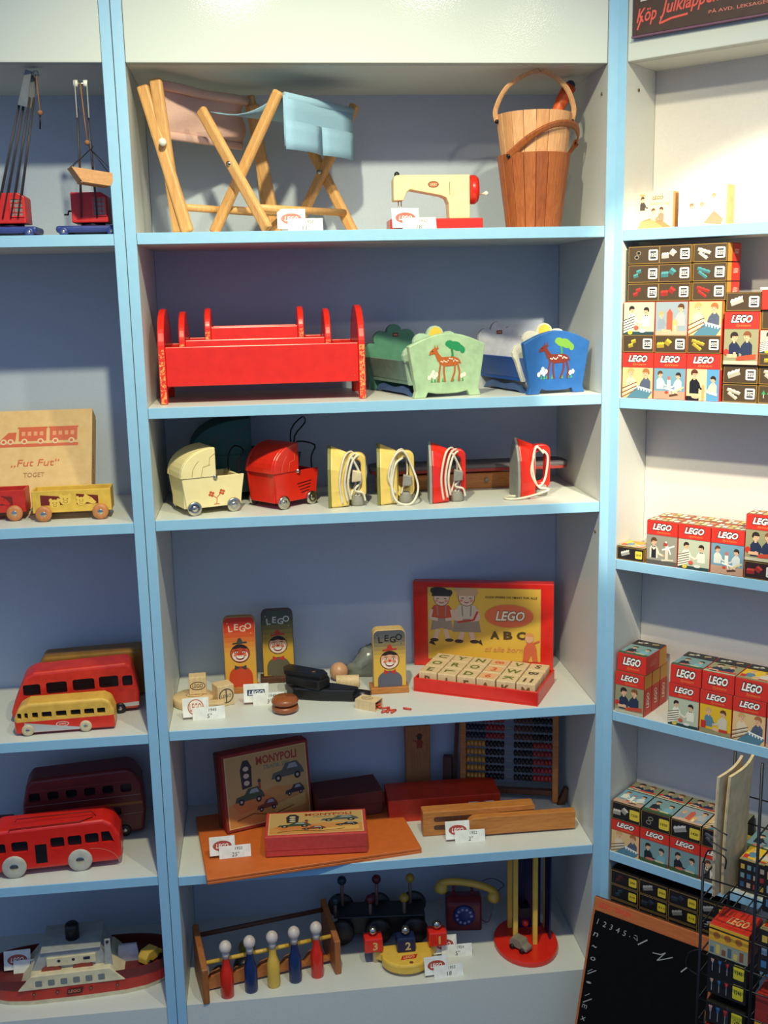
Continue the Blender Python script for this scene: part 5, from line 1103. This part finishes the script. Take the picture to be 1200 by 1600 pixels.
def pack_art(a, w, h, kind, col, num, sq=(232, 228, 216), bg=(74, 58, 38), old=True):
    a.rect(-w/2, -h/2, w/2, h/2, (150, 116, 56)); a.rect(-w/2+.001, -h/2+.001, w/2-.001, h/2-.001, bg)
    pieces(a, -w*.20, 0, h*.30, kind, col)
    x = w*.30; r = h*.30; a.poly(rrect(x-r*.95, -r, x+r*.95, r, r*.25, 3), sq)
    if old: a.rect(x-r*.62, r*.38, x+r*.62, r*.68, BKG).rect(x-r*.62, -r*.72, x+r*.62, -r*.42, BKG).text(num, x, -.0001, r*.58, BKG, .03, 0, w=r*1.3)
    else: a.text(num, x, 0, r*.5, (60, 44, 20), .03, 0, w=r*1.3)
    return a
CBOX = mat('box_edge_red', (186, 44, 32), .45); CBLK = mat('box_edge_black', (30, 25, 20), .6, spec=.25)
NB = 'small brick boxes'
def side_art(a, d, h):   # yellow back third, red front two thirds
    a.rect(-d/2, -h/2, d/2, h/2, (206, 150, 56)); return a
def tall_box(x, z, photo_k, label, d=.036, y=.004, w=.0562, h=.0768, style='band', num='224', col=(226, 190, 60), pk='pair', group='tall picture boxes on the angled bookcase'):
    b = tag(G().box(0, w, 0, d, 0, h).build('brick_box', CBOX, None, .0006, 1), label, 'brick box', group); b.location = RW(x, y, z); b.rotation_euler = (0, 0, -Q)
    a = Art()
    if style == 'band':
        photo(a, .0008, .0008, w-.0008, h*.68, photo_k); lego_band(a, .0006, h*.68, w-.0006, h-.0006)
    else:
        photo(a, .0008, h*.345, w-.0008, h-.0008, photo_k); k = len(a.items); pack_art(a, w-.001, h*.34, pk, col, num)
        for i in range(k, len(a.items)): p, f, c = a.items[i]; a.items[i] = ([(q[0]+w/2, q[1]+h*.172) for q in p], f, c)
    a.build('front_print', b, (0, 0, 0))
    a = Art(); a.rect(.0006, .0006, d-.0006, h*.66, (206, 52, 36)).rect(.0006, h*.66, d-.0006, h-.0006, (206, 150, 56)).text('LEGO', d/2, h*.36, d*.36, (240, 232, 214), .03, .2, w=h*.38, rot=PI/2); a.build('side_print', b, (w, 0, 0), (0, 1, 0), (0, 0, 1))
    a = Art(); a.rect(.0006, .0006, w-.0006, d-.0006, (110, 84, 50))
    for i in range(5): a.poly(rrect(w*(.05+.19*i), d*.15+d*.1*(i % 2), w*(.19+.19*i), d*.45+d*.1*(i % 2), .001, 2), ((226, 200, 150), (222, 216, 200), (206, 160, 90))[i % 3]); a.poly(rrect(w*(.05+.19*i), d*.6, w*(.19+.19*i), d*.88, .001, 2), ((214, 206, 190), (196, 120, 70), (226, 190, 110))[i % 3])
    a.build('top_print', b, (0, 0, h), (1, 0, 0), (0, 1, 0)); return b
def small_box(x, z, kind, col, num, label, d=.055, y=.008, w=.0562, h=.0295, sq=(232, 228, 216), bg=(74, 58, 38), old=True, group='small brick packs on the angled bookcase', top=None, brand=True):
    b = tag(G().box(0, w, 0, d, 0, h).build('brick_box', CBLK, None, .0006, 1), label, 'brick box', group); b.location = RW(x, y, z); b.rotation_euler = (0, 0, -Q)
    pack_art(Art(), w-.0014, h-.0014, kind, col, num, sq, bg, old).build('front_print', b, (w/2, 0, h/2))
    if brand:
        a = Art(); a.rect(.0006, .0006, d*.34, h-.0006, (206, 150, 56)).rect(d*.34, .0006, d-.0006, h-.0006, (200, 50, 36)).text('LEGO', d*.66, h*.55, h*.26, (236, 196, 170), .03, .25, w=d*.36); a.build('side_print', b, (w, 0, 0), (0, 1, 0), (0, 0, 1))
    if top is not None:
        a = Art(); photo(a, .0008, .0008, w-.0008, d-.0008, top); a.build('top_print', b, (0, 0, h), (1, 0, 0), (0, 1, 0))
    return b
def lying_box(x, z, label, k, y=.004, w=.0562, d=.077, h=.0335):
    b = tag(G().box(0, w, 0, d, 0, h).build('brick_box', CBOX, None, .0006, 1), label, 'brick box', 'boxes lying on top of the tall ones'); b.location = RW(x, y, z); b.rotation_euler = (0, 0, -Q)
    lego_band(Art(), .0006, .0006, w-.0006, h-.0006).build('front_print', b, (0, 0, 0))
    a = Art(); photo(a, .0008, .0008, w-.0008, d*.66, k); a.rect(.0006, d*.66, w-.0006, d-.0006, (40, 36, 36)); pieces(a, w*.3, d*.82, .006, 'pair', (226, 216, 196)); pieces(a, w*.72, d*.84, .005, 'plate', (214, 180, 120)); a.build('top_print', b, (0, 0, h), (1, 0, 0), (0, 1, 0))
    a = Art(); a.rect(.0006, .0006, d*.64, h-.0006, (200, 50, 36)).rect(d*.64, .0006, d-.0006, h-.0006, (214, 150, 46)).text('LEGO', d*.34, h*.5, h*.28, (216, 120, 90), .02, .2, w=d*.3); a.build('side_print', b, (w, 0, 0), (0, 1, 0), (0, 0, 1)); return b

# top shelf: two pale picture boxes and a small white card
def sys_box(x, w, h, d, y, label, art):
    b = tag(G().box(0, w, 0, d, 0, h).build('picture_box', mat('pale_tan_carton', (226, 170, 110), .6), None, .0006, 1), label, 'box', 'pale picture boxes under the spotlight'); b.location = RW(x, y, R1); b.rotation_euler = (0, 0, -Q); art(Art((0, 0, w, h)), w, h).build('front_print', b, (0, 0, 0)); return b
def sb1(a, w, h):
    a.rect(0, 0, w, h, (240, 220, 170)); a.text('LEGO', w*.62, h*.84, h*.11, (150, 80, 40), .03, .2, w=w*.28).text('System i Leg', w*.66, h*.68, h*.12, (196, 140, 60), 0, .2, w=w*.5)
    a.poly([(w*.1, 0), (w*.25, h*.25), (w*.6, h*.34), (w*.95, h*.06), (w*.95, 0)], (180, 130, 84)); kid(a, w*.24, h*.82, h*.085, (90, 70, 50), (70, 60, 56), 1); kid(a, w*.52, h*.50, h*.08, (110, 70, 40), (206, 190, 160), 1); kid(a, w*.72, h*.52, h*.085, (90, 60, 40), (150, 130, 104), -1); a.poly([(w*.15, 0), (w*.2, h*.22), (w*.5, h*.26), (w*.85, 0)], (196, 150, 100)); a.rect(w*.18, h*.9, w*.30, h*.96, (206, 160, 110)); return a
def sb2(a, w, h):
    a.rect(0, 0, w, h, (246, 238, 224)); a.ell(w*.4, h*.86, w*.11, h*.09, (206, 180, 140), 22).ell(w*.4, h*.86, w*.10, h*.08, (246, 240, 230), 22).text('LEGO', w*.4, h*.86, h*.07, (196, 150, 100), .02, .2, w=w*.13)
    a.poly([(0, 0), (w*.2, h*.25), (w*.55, h*.16), (w*.8, h*.34), (w*.98, h*.12), (w*.98, 0)], (226, 196, 170)); kid(a, w*.28, h*.52, h*.085, (180, 120, 80), (236, 216, 200), 1); kid(a, w*.5, h*.54, h*.08, (200, 150, 110), (244, 234, 220), 1); kid(a, w*.74, h*.74, h*.075, (196, 150, 100), (250, 244, 236), -1); a.poly([(w*.55, h*.1), (w*.75, h*.38), (w*.95, h*.16), (w*.9, h*.04)], (206, 140, 110)); return a
sys_box(.016, .070, .060, .034, .040, 'pale picture box with a man and children, leftmost under the spotlight', sb1)
sys_box(.096, .080, .064, .034, .040, 'white overexposed picture box with children beside the man\u2019s box', sb2)
cdd = tag(G().box(0, .05, 0, .002, 0, .018).build('paper_card', CARD, None), 'small white paper card on the bright top shelf at right', 'card'); cdd.location = RW(.194, .055, R1); cdd.rotation_euler = (0, 0, -Q); Art().text('LEGO 1949', .02, .009, .005, (206, 190, 150), 0, .2).build('card_print', cdd, (0, 0, 0))

# second shelf: the big stack
X = [.0205, .0775, .1345]
ordw = ('left', 'middle', 'right')
pic = (2, 3, 4); nm = ('fair child and boy over blue', 'two boys with a white model', 'man in black jersey with a boy')
for i in range(3): tall_box(X[i], R2, pic[i], 'red banded box in lowest stack row showing %s' % nm[i])
pic = (0, 1, 2); nm = ('two boys in white shirts', 'girl and boy with a red house', 'fair child and boy with white fence'); ks = ('round', 'pair', 'beam'); nums = ('221', '224', '220')
for i in range(3): tall_box(X[i], R2+.0772, pic[i], 'picture box with yellow bricks strip showing %s' % nm[i], h=.083, style='photo', num=nums[i], pk=ks[i])
rows = (('red', (206, 56, 44), R2+.0772+.0834), ('turquoise', (84, 156, 160), R2+.0772+.0834+.0300), ('white', (236, 232, 222), R2+.0772+.0834+.0600))
for c, col, z in rows:
    for i in range(3):
        k = ks[i] if not (c == 'white' and i == 0) else 'rings'
        small_box(X[i]+(.004 if i == 0 else .0015*i), z, k, col, nums[i], 'brown brick pack, %s of the %s row, picturing %s pieces' % (ordw[i], c, 'clear round' if k == 'rings' else c))
x4 = .1945
small_box(x4, R2, 'beam', (236, 228, 200), '229', 'brown pack with white beams at the foot of the fourth column', d=.05)
small_box(x4, R2+.030, 'plate', (236, 228, 200), '227', 'brown pack with a white plate, second from the foot of fourth column', d=.05)
tall_box(x4, R2+.060, 5, 'red banded box of two boys in navy jerseys, fourth column of the stack', h=.083)
small_box(x4, R2+.1435, 'plate', (240, 236, 222), '226', 'brown pack with white plate topping the fourth column', d=.05)
x5 = .2520
small_box(x5, R2, 'trees', (60, 150, 90), '230', 'brown pack with green trees at the right frame edge', d=.05)
small_box(x5, R2+.030, 'beam', (236, 228, 200), '225', 'brown pack with white beam above the green tree pack', d=.05)
tall_box(x5, R2+.060, 0, 'picture box of a boy in white at the right frame edge of the stack', h=.055, style='photo')
small_box(x5, R2+.1155, 'rings', (236, 228, 200), '231', 'brown pack with lamp posts below the red box at frame edge', d=.05)
lying_box(x5, R2+.1455, 'red lettered box lying on the packs at the right frame edge', 0, d=.06, h=.030)
wt = tag(G().box(0, .06, 0, .05, 0, .004).build('white_card', CARD, None, .0005, 1), 'white card lying on top of the fifth column of boxes', 'card'); wt.location = RW(x5-.004, .006, R2+.1758); wt.rotation_euler = (0, 0, -Q)
# third shelf
small_box(.0185, R3, 'plate', (226, 224, 206), '1210', 'small flat pack with white brick lying alone at the left end', d=.05, y=.003, w=.052, h=.024, sq=(226, 206, 70), bg=(40, 34, 30), old=False, top=7)
tall_box(.073, R3, 6, 'red banded box of a boy in bow tie with windmill, first on third shelf')
tall_box(.1302, R3, 0, 'red banded box of two boys in white shirts, second on third shelf')
tall_box(.1874, R3, 3, 'red banded box of two boys with white model, third on third shelf')
for i, (x, n_) in enumerate(((.073, 'windmill box'), (.1302, 'two boys box'), (.1874, 'white model box'))): tall_box(x+.002, R3, 5, 'red banded box standing behind the %s of the third shelf' % n_, y=.0425)
small_box(.2446, R3, 'pair', (206, 60, 50), '700', 'dark pack with red pieces under the tall box at right frame edge', d=.05, y=.002, bg=(50, 30, 28))
tall_box(.2446, R3+.030, 5, 'red banded box of two navy boys raised on a dark pack', y=.002)
# fourth shelf
for i in range(3): tall_box(.0205, R4, 5, ('front', 'middle', 'rear')[i]+' red banded box of the three standing one behind another at left', d=.031, y=.004+.0325*i)
lying_box(.0215, R4+.0772, 'red lettered box lying on the left group of the fourth shelf', 8, d=.084, y=.008)
for i, k in enumerate((0, 7, 2, 1)):
    n_ = ('two boys in white', 'fair children on yellow', 'fair child and navy boy', 'girl by a red house')[i]
    tall_box(.1220+.0572*i, R4, k, 'red banded box of %s in the right group of fourth shelf' % n_); lying_box(.1240+.0572*i, R4+.0772, 'red lettered box lying on the box of %s' % n_, (8, 5, 7, 2)[i])
# fifth shelf
for i, k in enumerate((2, 8, 8, 6)):
    n_ = ('first', 'second', 'third', 'fourth')[i]
    tall_box(.0195+.0572*i, R5, k, 'red banded picture box %s from the left on the fifth shelf' % n_, h=.066, d=.050)
    small_box(.0205+.0572*i, R5+.0664, ('pair', 'rings', 'plate', 'beam')[i], ((214, 200, 180), (206, 90, 80), (200, 196, 190), (110, 110, 120))[i], '1%d20' % (i+2), 'black pack with yellow square on top of the %s fifth shelf box' % n_, h=.0345, d=.058, y=.003, sq=(226, 196, 60), bg=(30, 26, 26), old=False, top=(3, 8, 1, 2)[i], brand=False)
    small_box(.0205+.0572*i, R5, 'pair', (170, 110, 90), '8%d0' % i, 'black pack standing upright behind the %s fifth shelf box' % n_, h=.0995, d=.040, y=.064, sq=(206, 180, 60), bg=(30, 26, 26), old=False, top=5, brand=False)
for i in range(3): small_box(.262+.0572*i, R5, ('plate', 'pair', 'beam')[i], ((226, 206, 190), (206, 90, 80), (180, 170, 90))[i], '7%d2' % i, 'dark pack behind the wire rack, %s of the row' % ordw[i], h=.085, d=.07, y=.012, sq=(206, 180, 60), bg=(36, 30, 28), old=False, top=(8, 1, 5)[i], brand=False)
# sixth shelf: rows of black packs
for r in range(3):
    for i in range(4):
        small_box(.0195+.0572*i, R6+.0290*(2-r), ('round', 'plate', 'pair', 'plate')[(i+r) % 4] if i else 'round', ((90, 40, 40), (44, 70, 90), (40, 60, 90))[r] if i in (0,) else (((170, 166, 160), (160, 156, 150), (168, 160, 152))[r] if (i+r) % 3 != 2 else (50, 60, 76)), '5%d%d' % (r, i), 'black pack with yellow square, %s row, %s from the left, behind the chalkboard' % (('top', 'middle', 'bottom')[r], ('first', 'second', 'third', 'fourth')[i]), y=.006, h=.0286, d=.055, sq=(214, 186, 50), bg=(24, 22, 24), old=False, brand=False, group='black packs in rows on the lowest shelf')

# ================================================================ chalkboard, wire rack, booklets on the floor at right
cbd = thing('chalkboard', 'black chalkboard in orange wooden frame leaning in front of the right bookcase', 'chalkboard', RW(.010, -.140, .001), -Q, rx=-.300)
FRM = mat('orange_frame_wood', (180, 100, 52), .6, kind='woodx', rgb2=(164, 86, 42), spec=.3); cw, ch = .236, .340
G().box(0, cw, .004, .010, 0, ch).build('back_board', WOODD, cbd)
fr = G().ring([(0, 0), (cw, 0), (cw, ch), (0, ch)], [(.005, .02), (cw-.005, .02), (cw-.005, ch-.024), (.005, ch-.024)], 0, .0045).build('frame', FRM, cbd, .0015)
G().prism(rrect(.004, .018, cw-.004, ch-.023, .012, 5), .0005, .004).build('slate', mat('slate_black', (6, 6, 7), .85, rgb2=(9, 9, 10), spec=.12), cbd)
a = Art(); a.text('LEGO - TAVLEN', .044, ch-.011, .009, (214, 50, 34), .02, .0, w=.062); a.build('frame_lettering', fr, (0, 0, 0))
a = Art(); CH = (150, 150, 148)
for i, s in enumerate('12345'): a.text(s, .014+.0135*i, ch-.042-.0008*i, .010, CH, 0, .2)
a.line([(.078, ch-.047), (.079, ch-.048)], .002, CH).line([(.096, ch-.056), (.112, ch-.042)], .0022, CH).line([(.086, ch-.046), (.094, ch-.050), (.092, ch-.042), (.087, ch-.042)], .001, CH)
a.line([(.125, ch-.060), (.140, ch-.058), (.148, ch-.052), (.135, ch-.070), (.150, ch-.062), (.162, ch-.055)], .0016, CH).line([(.180, ch-.074), (.190, ch-.062)], .0022, CH)
for i, s in enumerate(('n', '~', 'o', '/', '.', '/', 'm', 'x', 'v', 's')): a.text(s, .014+.001*(i % 3), ch-.066-.022*i, .007 if s not in '.~' else .004, CH, 0, .2, w=.010)
for z in (.20, .148): a.line([(.010, z), (.026, z+.012)], .0016, CH)
a.build('chalk_writing', cbd.children[2], (0, .0005, 0), rough=.8)

WB = mat('black_rack_wire', (16, 16, 18), .4)
rkx = thing('wire_rack', 'black wire rack with baskets of boxes standing at the right frame edge', 'wire rack', RW(.278, -.205, 0), -Q)
for x, y, zt in ((0, 0, .56), (0, .115, .70), (.082, 0, .745), (.082, .115, .76), (.165, 0, .745), (.165, .115, .76)): G().cyl((x, y, 0), (x, y, zt), .0024, n=8).build('upright', WB, rkx)
for z in (.19, .285, .325, .37, .405, .455, .50, .535, .585, .63):
    for y in ((0, .115) if z < .56 else (.115,)): G().cyl((0, y, z), (.165, y, z+.004*math.sin(z*40)), .0013, n=6).build('basket_wire', WB, rkx)
    for x in (0, .082, .165): G().cyl((x, 0 if z < .56 or x > 0 else .05, z), (x, .115, z), .0013, n=6).build('basket_wire', WB, rkx)
for i in range(9): G().cyl((.012+.018*i, 0, .19), (.012+.018*i, 0, (.30, .24, .33, .22, .5)[i % 5]), .0010, n=6).build('front_wire', WB, rkx)
for i in range(9): G().cyl((.012+.018*i, .0, .50), (.012+.018*i, .115, .50), .0010, n=6).build('floor_wire', WB, rkx)
for z in (.19, .405, .285):
    for i in range(6): G().cyl((.01+.03*i, 0, z-.0015), (.01+.03*i, .115, z-.0015), .0011, n=6).build('floor_wire', WB, rkx)
for p in ([(.0, -.001, .56), (.010, -.004, .585), (.034, -.002, .58), (.034, .0, .56)], [(-.001, 0, .41), (-.016, -.004, .40), (-.018, -.004, .375), (-.002, 0, .365)], [(.010, -.002, .60), (.036, -.002, .592)], [(.010, -.002, .625), (.036, -.002, .617)]): G().tube(smoothpath(p, 5), .0012, 6).build('wire_clip', WB, rkx)
for i, (x, c, lab) in enumerate(((.294, (222, 196, 150), 'cream paper booklet standing in the rack pocket, left one with bluish cover'), (.3035, (226, 200, 146), 'cream paper booklet standing in the rack pocket, right one facing outward'))):
    b = thing('paper_booklet', lab, 'booklet', RW(x, -.196, .5025), -Q, 'paper booklets in the wire rack')
    rows = [[(.010*math.sin(PI*j/8)*.5+.012*(k/8)**2*(i*.3+.5)-.006*(k/8), .012*i+.098*j/8, .198*k/8) for j in range(9)] for k in range(9)]
    pg = sheet(G(), rows, .0042); pg.sm = [False]*len(pg.f); pg.build('pages', mat('booklet_cream_%d' % i, c, .8), b)
    sheet(G(), [[(p[0]-.0006-.0006, p[1], p[2]) for p in r] for r in rows], .0006).build('cover', mat('booklet_cover_blue', (120, 128, 150), .6), b)
def rack_box(x, y, z, w, d, h, label, fn, m=CBLK):
    b = tag(G().box(0, w, 0, d, 0, h).build('brick_box', m, None, .0006, 1), label, 'brick box', 'boxes in the wire rack'); b.location = RW(x, y, z); b.rotation_euler = (0, 0, -Q)
    fn(b, w, d, h); return b
def f_yel(b, w, d, h):
    a = Art(); a.rect(0, 0, w, h*.46, (150, 150, 130)).rect(0, h*.46, w, h, (236, 176, 50))
    for i in range(3): a.ell(w*(.2+.28*i), h*.68, w*.09, h*.12, (190, 110, 50), 14)
    for i in range(6): a.rect(w*(.04+.15*i), h*.06, w*(.14+.15*i), h*(.26+.12*(i % 2)), ((70, 100, 110), (206, 180, 90), (130, 80, 60))[i % 3])
    a.build('front_print', b, (0, 0, 0)); a = Art(); a.rect(.0004, .0004, w-.0004, d-.0004, (206, 48, 28)); a.text('LEGO', w*.58, d*.45, d*.36, (226, 170, 110), .03, .3, w=w*.52); a.build('top_print', b, (0, 0, h), (1, 0, 0), (0, 1, 0))
def f_sign(b, w, d, h):
    a = Art(); a.rect(0, 0, w, h, (26, 24, 28))
    for i, c in enumerate(((206, 150, 140), (50, 110, 160), (206, 50, 60))):
        x = w*(.12+.19*i); a.line([(x, h*.15), (x, h*.6)], w*.02, (150, 150, 150)).poly([(x-w*.05, h*.84), (x+w*.05, h*.84), (x+w*.02, h*.55), (x-w*.02, h*.55)], c)
    a.poly(rrect(w*.66, h*.14, w*.93, h*.88, .002, 3), (226, 206, 50)).text('1246', w*.795, h*.5, h*.22, (70, 60, 30), .02, 0, w=w*.18); a.build('front_print', b, (0, 0, 0))
def f_red(b, w, d, h):
    a = Art(); a.rect(0, 0, w, h*.42, (214, 156, 50)).rect(0, h*.42, w, h, (150, 46, 40)); a.text('LEGO', w*.58, h*.70, h*.26, (200, 176, 150), .03, .3, w=w*.52, out=((40, 24, 20), .1)); a.build('front_print', b, (0, 0, 0))
def f_mix(b, w, d, h):
    a = Art((0, 0, w, h)); a.rect(0, 0, w, h, (36, 32, 34)); rr = random.Random(int(w*1e5+h*1e4))
    for i in range(12): c = ((60, 110, 150), (190, 170, 150), (170, 60, 60), (206, 170, 70), (120, 150, 160))[i % 5]; x, y = w*(.08+.22*(i % 4)), h*(.12+.3*(i//4)); a.rect(x, y, x+w*.13, y+h*.16, c)
    a.build('front_print', b, (0, 0, 0))
    a = Art(); photo(a, .0006, .0006, w-.0006, d-.0006, 7); a.build('top_print', b, (0, 0, h), (1, 0, 0), (0, 1, 0))
rack_box(.289, -.198, .4065, .062, .06, .050, 'red topped yellow fronted box in the middle basket of the rack', f_yel, CBOX)
rack_box(.289, -.198, .3385, .062, .06, .034, 'black pack with coloured road signs, top of the three in rack', f_sign)
rack_box(.289, -.198, .3730, .062, .06, .033, 'black pack with road signs just under the red topped box', f_sign)
rack_box(.289, -.198, .2865, .062, .06, .036, 'black pack with road signs, lowest of the three in rack', f_sign)
rack_box(.289, -.198, .1905, .062, .06, .090, 'dull red and yellow lettered box at the foot of the rack', f_red, CBOX)
rack_box(.289+.024, -.150, .5025, .046, .05, .050, 'dark picture pack beside the booklets in upper basket', f_mix)
rack_box(.366, -.190, .5025, .062, .06, .075, 'dark picture pack at the right end of the upper basket', f_mix)
rack_box(.366, -.198, .4065, .062, .06, .070, 'dark picture pack at frame edge in the middle basket', f_mix)
rack_box(.366, -.198, .2865, .062, .06, .080, 'red and yellow box at frame edge above the lowest basket', f_red, CBOX)
rack_box(.366, -.198, .1905, .062, .06, .080, 'yellow footed box at frame edge in the lowest basket', f_red, CBOX)
